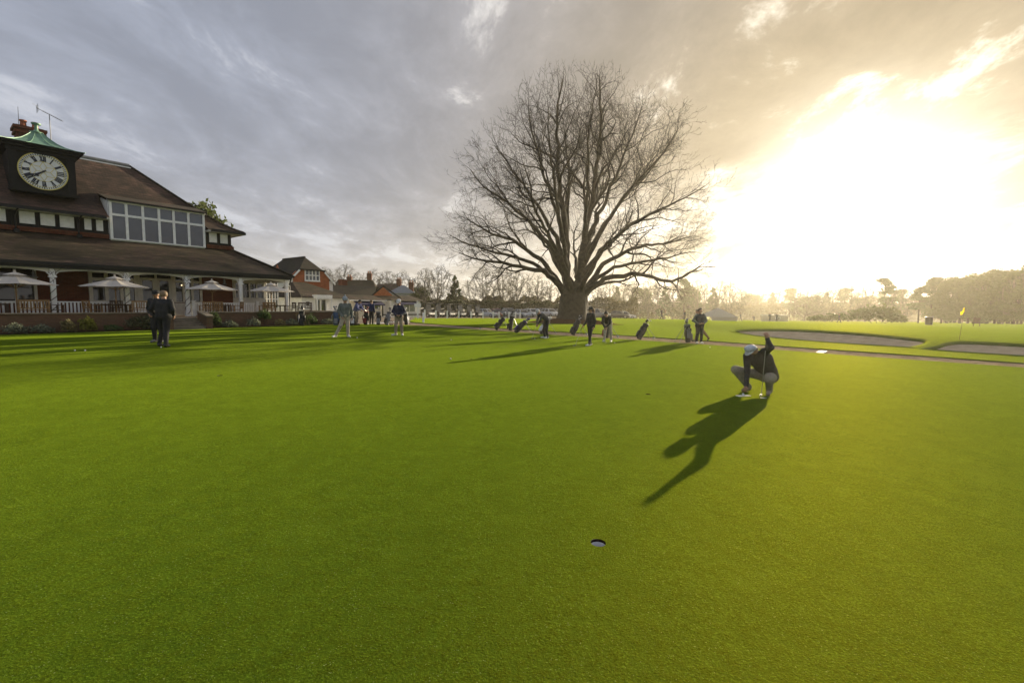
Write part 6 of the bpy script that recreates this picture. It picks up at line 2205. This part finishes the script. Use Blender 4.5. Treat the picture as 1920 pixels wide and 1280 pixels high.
def paint(nm, c):
    return mat('paint_' + nm, c, .28, .04, coat=.8, metal=.2)


CARS = {k: car(paint(k, c), w, t) for k, c, w, t in (('silver', (.42, .44, .48), 1, 1), ('red', (.22, .035, .03), 1.0, 1.08), ('grey', (.17, .18, .19), 1.04, 1.15), ('white', (.62, .62, .60), 1, 1.0), ('black', (.02, .02, .022), 1, 1.02), ('blue', (.06, .09, .16), 1, 1))}
usedc = set()
for u, y, rz, k, l_ in ((912, 80, 62, 'silver', 'silver car parked side-on beside the golf carts'), (930, 82, 15, 'red', 'red car parked between the silver car and a tall grey one'),
                        (954, 80, 28, 'grey', 'tall grey car parked behind the white posts'), (978, 82, 32, 'silver', 'silver car parked right of the tall grey car'), (997, 82, 32, 'white', 'white car parked behind the bent golfer in the pale cap'),
                        (1013, 86, 30, 'blue', 'blue car parked beyond the white one'), (1030, 84, 34, 'silver', 'silver car half hidden by the golfer and the oak'), (1045, 88, 34, 'black', 'black car parked left of the oak roots'),
                        (1122, 84, 50, 'grey', 'grey car parked right of the oak behind the woman'), (1112, 90, 40, 'white', 'white car parked close behind the oak trunk'), (1160, 90, 70, 'black', 'black car parked side-on right of the bent golfer'),
                        (1172, 94, 80, 'white', 'white car parked at the end of the car park row')):
    x = px(u, y)
    place(CARS[k], k not in usedc, (x, y, gz(x, y)), R(rz), 1.0, l_, 'cars in the car park')
    usedc.add(k)
# white timber posts with a thin rail of chain between
posts = [(-7.5, 38.4, .78), (-9.7, 50.5, .95), (-8.8, 52.5, .9), (-7.8, 54.6, .9), (-6.7, 57.1, .9), (-5.4, 59.7, .9), (-4.0, 62.2, .95), (-2.7, 64.2, .95), (-1.9, 65.2, .95), (-1.0, 66.5, .95), (-.5, 67.4, .95), (.5, 69.0, .95), (1.2, 70.5, .95), (-10.3, 49.6, 1.9)]
for i, (x, y, h) in enumerate(posts):
    r = thing('bollard' if h < 1.5 else 'sign_post', 'square white timber bollard along the lawn edge by the car park' if 0 < i < 13 else ('short white bollard standing alone at the path edge' if i == 0 else 'tall white post at the shop end of the golf cart row'), 'bollard' if h < 1.5 else 'post', (x, y, gz(x, y)), .3, 'white bollards along the car park' if 0 < i < 13 else None)
    w = .075
    MB().box(-w, w, -w, w, -.2, h, .01).build('shaft', M_WHITE, r)
    MB().add([(-w, -w, h + .001), (w, -w, h + .001), (w, w, h + .001), (-w, w, h + .001), (0, 0, h + .06)], [(0, 1, 4), (1, 2, 4), (2, 3, 4), (3, 0, 4), (3, 2, 1, 0)]).build('cap', M_WHITE, r)
    if h > 1.5:
        MB().box(-.35, .35, -.02, .02, 1.25, 1.6).xf(Matrix.Translation((.0, -.1, 0))).build('sign_board', M_WHITE, r)


# ---------------------------------------------------------------- flag, balls, small things
def flag():
    x, y = 23.74, 24.1
    r = thing('golf_flag', 'yellow flag on a leaning pole behind the second bunker', 'flag', (x, y, gz(x, y)))
    MB().tube([(0, 0, 0), (.15, 0, 1.72)], .010, 6).build('pole', M_WOOD_D, r)
    v, f = [], []
    for i in range(7):
        k = i / 6
        for j in range(3):
            q = j / 2
            v.append((.15 - .20 * k * (1 - .1 * q), .04 * math.sin(k * 7) * (1 + q * .2), 1.72 - .26 * q * (1 - .4 * k) - .26 * k - (0.02 * math.sin(k * 9))))
    for i in range(6):
        for j in range(2):
            f.append((i * 3 + j, i * 3 + j + 1, i * 3 + j + 4, i * 3 + j + 3))
    MB().add(v, f).build('pennant', mat('flag_yellow', (.62, .52, .02), .8, .1, trans=.4), r, smooth=True)


flag()


def ball(x, y, l_, g='golf balls on the green'):
    b = MB().lathe([(.0213 * math.sin(PI * k / 9), -.0213 * math.cos(PI * k / 9)) for k in range(10)], 12).build('golf_ball', M_BALL, smooth=True, loc=(x, y, gz(x, y) + .0215))
    tag(b, l_, 'golf ball', g)


ball(-12.75, 13.2, 'one of a pair of white golf balls before the men in black')
ball(-12.5, 13.25, 'other white golf ball of the pair before the men in black')
ball(-1.85, 13.66, 'white golf ball near a hole in mid green')
ball(-2.78, 20.73, 'white golf ball far out on the striped green')
ball(-7.0, 20.5, 'white golf ball at the bobble-hatted man')
ball(9.0, 20.6, 'white golf ball in the shadow before the man in the gilet')
ball(1.15, 22.95, 'white golf ball at the feet of the golfer in the pale cap')
ball(4.9, 21.65, 'white golf ball at the feet of the golfer in stone trousers')
ball(-11.35, 14.65, 'white golf ball by the shoe of the man in black seen from behind')
ball(4.70, 9.12, 'white golf ball under the hand of the crouching man')
mr = thing('alignment_mirror', 'white putting mirror lying on the turf under the crouching man', 'training aid', (4.66, 9.03, gz(4.66, 9.03) + .002), R(12))
MB().box(-.14, .14, -.05, .05, 0, .008).build('mirror_plate', mat('mirror_white', (.80, .80, .76), .25, 0), mr)
MB().box(-.13, .13, -.003, .003, .0085, .010).build('aiming_line', M_GUTTER, mr)
wl = thing('wallet', 'small white card folded on the turf beside the putting mirror', 'card', (4.97, 8.86, gz(4.97, 8.86) + .002), R(-8))
MB().box(-.05, .05, -.02, .02, 0, .006).build('cover', M_WHITE, wl)
MB().box(.02, .065, -.018, .018, .0065, .012).build('clip', M_GUTTER, wl)


def peg(x, y, l_):
    r = thing('tee_marker', l_, 'marker', at_ground(x, y), 0, 'short markers along the path')
    MB().tube([(0, 0, 0), (0, 0, .06)], .02, 8).build('spike', M_STEEL, r)
    MB().lathe([(.03, .05), (.075, .07), (.08, .14), (.06, .16)], 10).build('cup', M_GUTTER, r, smooth=40)
    MB().lathe([(.081, .07), (.083, .075), (.083, .095), (.081, .10)], 10).build('white_band', M_WHITE, r)


for x, y, l_ in ((-2.1, 30.0, 'small dark marker left of the row of tilted bags'), (4.35, 26.6, 'small dark marker between the slim bag and the woman'), (5.95, 25.6, 'small dark marker right of the bent golfer in stone trousers'), (7.75, 24.9, 'small dark marker beside the lone tilted bag')):
    peg(x, y, l_)
# pale slab set across the path
ws_ = thing('stone_slab', 'pale stone slab set across the gravel path', 'slab', (13.75, 20.1, gz(13.75, 20.1) - .05), R(-42))
MB().box(-.14, .14, -.55, .55, -.05, .055, .01).build('slab_face', mat('pale_slab', (.55, .50, .42), .7, .1), ws_)
MB().box(-.16, .16, -.58, .58, -.08, -.02, .01).build('slab_bed', M_STONE, ws_)
# tent, hut, tractor
x = px(1345, 100)
tn = thing('tent', 'low grey marquee tent fading into the haze', 'tent', (x, 100, gz(x, 100)), .2)
MB().add([(-3.2, -2.5, .9), (3.2, -2.5, .9), (3.2, 2.5, .9), (-3.2, 2.5, .9), (0, 0, 2.9)], [(0, 1, 4), (1, 2, 4), (2, 3, 4), (3, 0, 4)]).build('canopy', mat('tent_grey', (.30, .30, .30), .8, .1, trans=.2), tn)
for a, b in ((-3.1, -2.4), (3.1, -2.4), (3.1, 2.4), (-3.1, 2.4)):
    MB().tube([(a, b, 0), (a, b, .9)], .04, 6).build('tent_pole', M_STEEL, tn)
MB().slab([(-3.1, -2.4, 0), (3.1, -2.4, 0), (3.1, -2.4, .9), (-3.1, -2.4, .9)], .02).build('side_wall', MATS['tent_grey'], tn)
x = px(1452, 116)
ht_ = thing('field_hut', 'low pale hut with flat roof behind the silhouetted people', 'hut', (x, 116, gz(x, 116)), .1)
MB().box(-2.8, 2.8, -1.2, 1.2, 0, 1.7).build('wall', mat('hut_wall', (.30, .28, .22), .8), ht_)
MB().box(-2.95, 2.95, -1.35, 1.35, 1.701, 1.82).build('roof', M_LEAD, ht_)
window(ht_, -.6, .6, .7, 1.4, -1.21, 2, 1, M_WHITE, M_GLASS, .08, .05)
x = px(1477, 104)
sp_ = thing('marker_post', 'thin post standing alone right of the hut', 'post', (x, 104, gz(x, 104)))
MB().tube([(0, 0, -.1), (0, 0, 1.9)], .05, 6).build('shaft', M_WOOD_D, sp_)
MB().lathe([(.06, 1.9), (.07, 1.95), (.01, 2.0)], 8).build('cap', M_WOOD_D, sp_)
x = px(1742, 66)
tb = thing('rubbish_bin', 'dark bin with a handle at the far edge of the flag green', 'bin', (x, 66, gz(x, 66)), .4)
MB().lathe([(.36, 0), (.42, .05), (.45, 1.0), (.48, 1.04), (.48, 1.1), (.3, 1.16)], 12).build('barrel', M_GUTTER, tb)
MB().tube([(.4, 0, 1.02), (.9, 0, 1.2), (1.1, 0, 1.22)], .05, 6).build('handle', M_DARKMETAL, tb)
x = px(1832, 60)
nb = thing('notice_board', 'small dark notice board in the shade of the evergreen wood', 'notice board', (x, 60, gz(x, 60)), -.5)
MB().box(-.35, .35, -.03, .03, .35, 1.15, .01).build('board', M_WOOD_D, nb)
for s_ in (-.3, .3):
    MB().box(s_ - .03, s_ + .03, .032, .09, 0, 1.2).build('leg', M_WOOD_D, nb)

# ---------------------------------------------------------------- morning haze
hz_m = bpy.data.materials.new('haze')
hz_m.use_nodes = True
hz_m.node_tree.nodes.clear()
_T = NT(hz_m.node_tree)
_o = _T.n('OutputMaterial')
_v = _T.n('VolumePrincipled', {'Color': (.96, .88, .70), 'Density': .00042, 'Anisotropy': .62})
hz_m.node_tree.links.new(_v.outputs[0], _o.inputs['Volume'])
hz = MB().box(-261, 561, -46, 541, -10.5, 27.6).build('haze', hz_m)
tag(hz, 'thin golden morning haze hanging over the whole course', 'haze', kind='stuff')
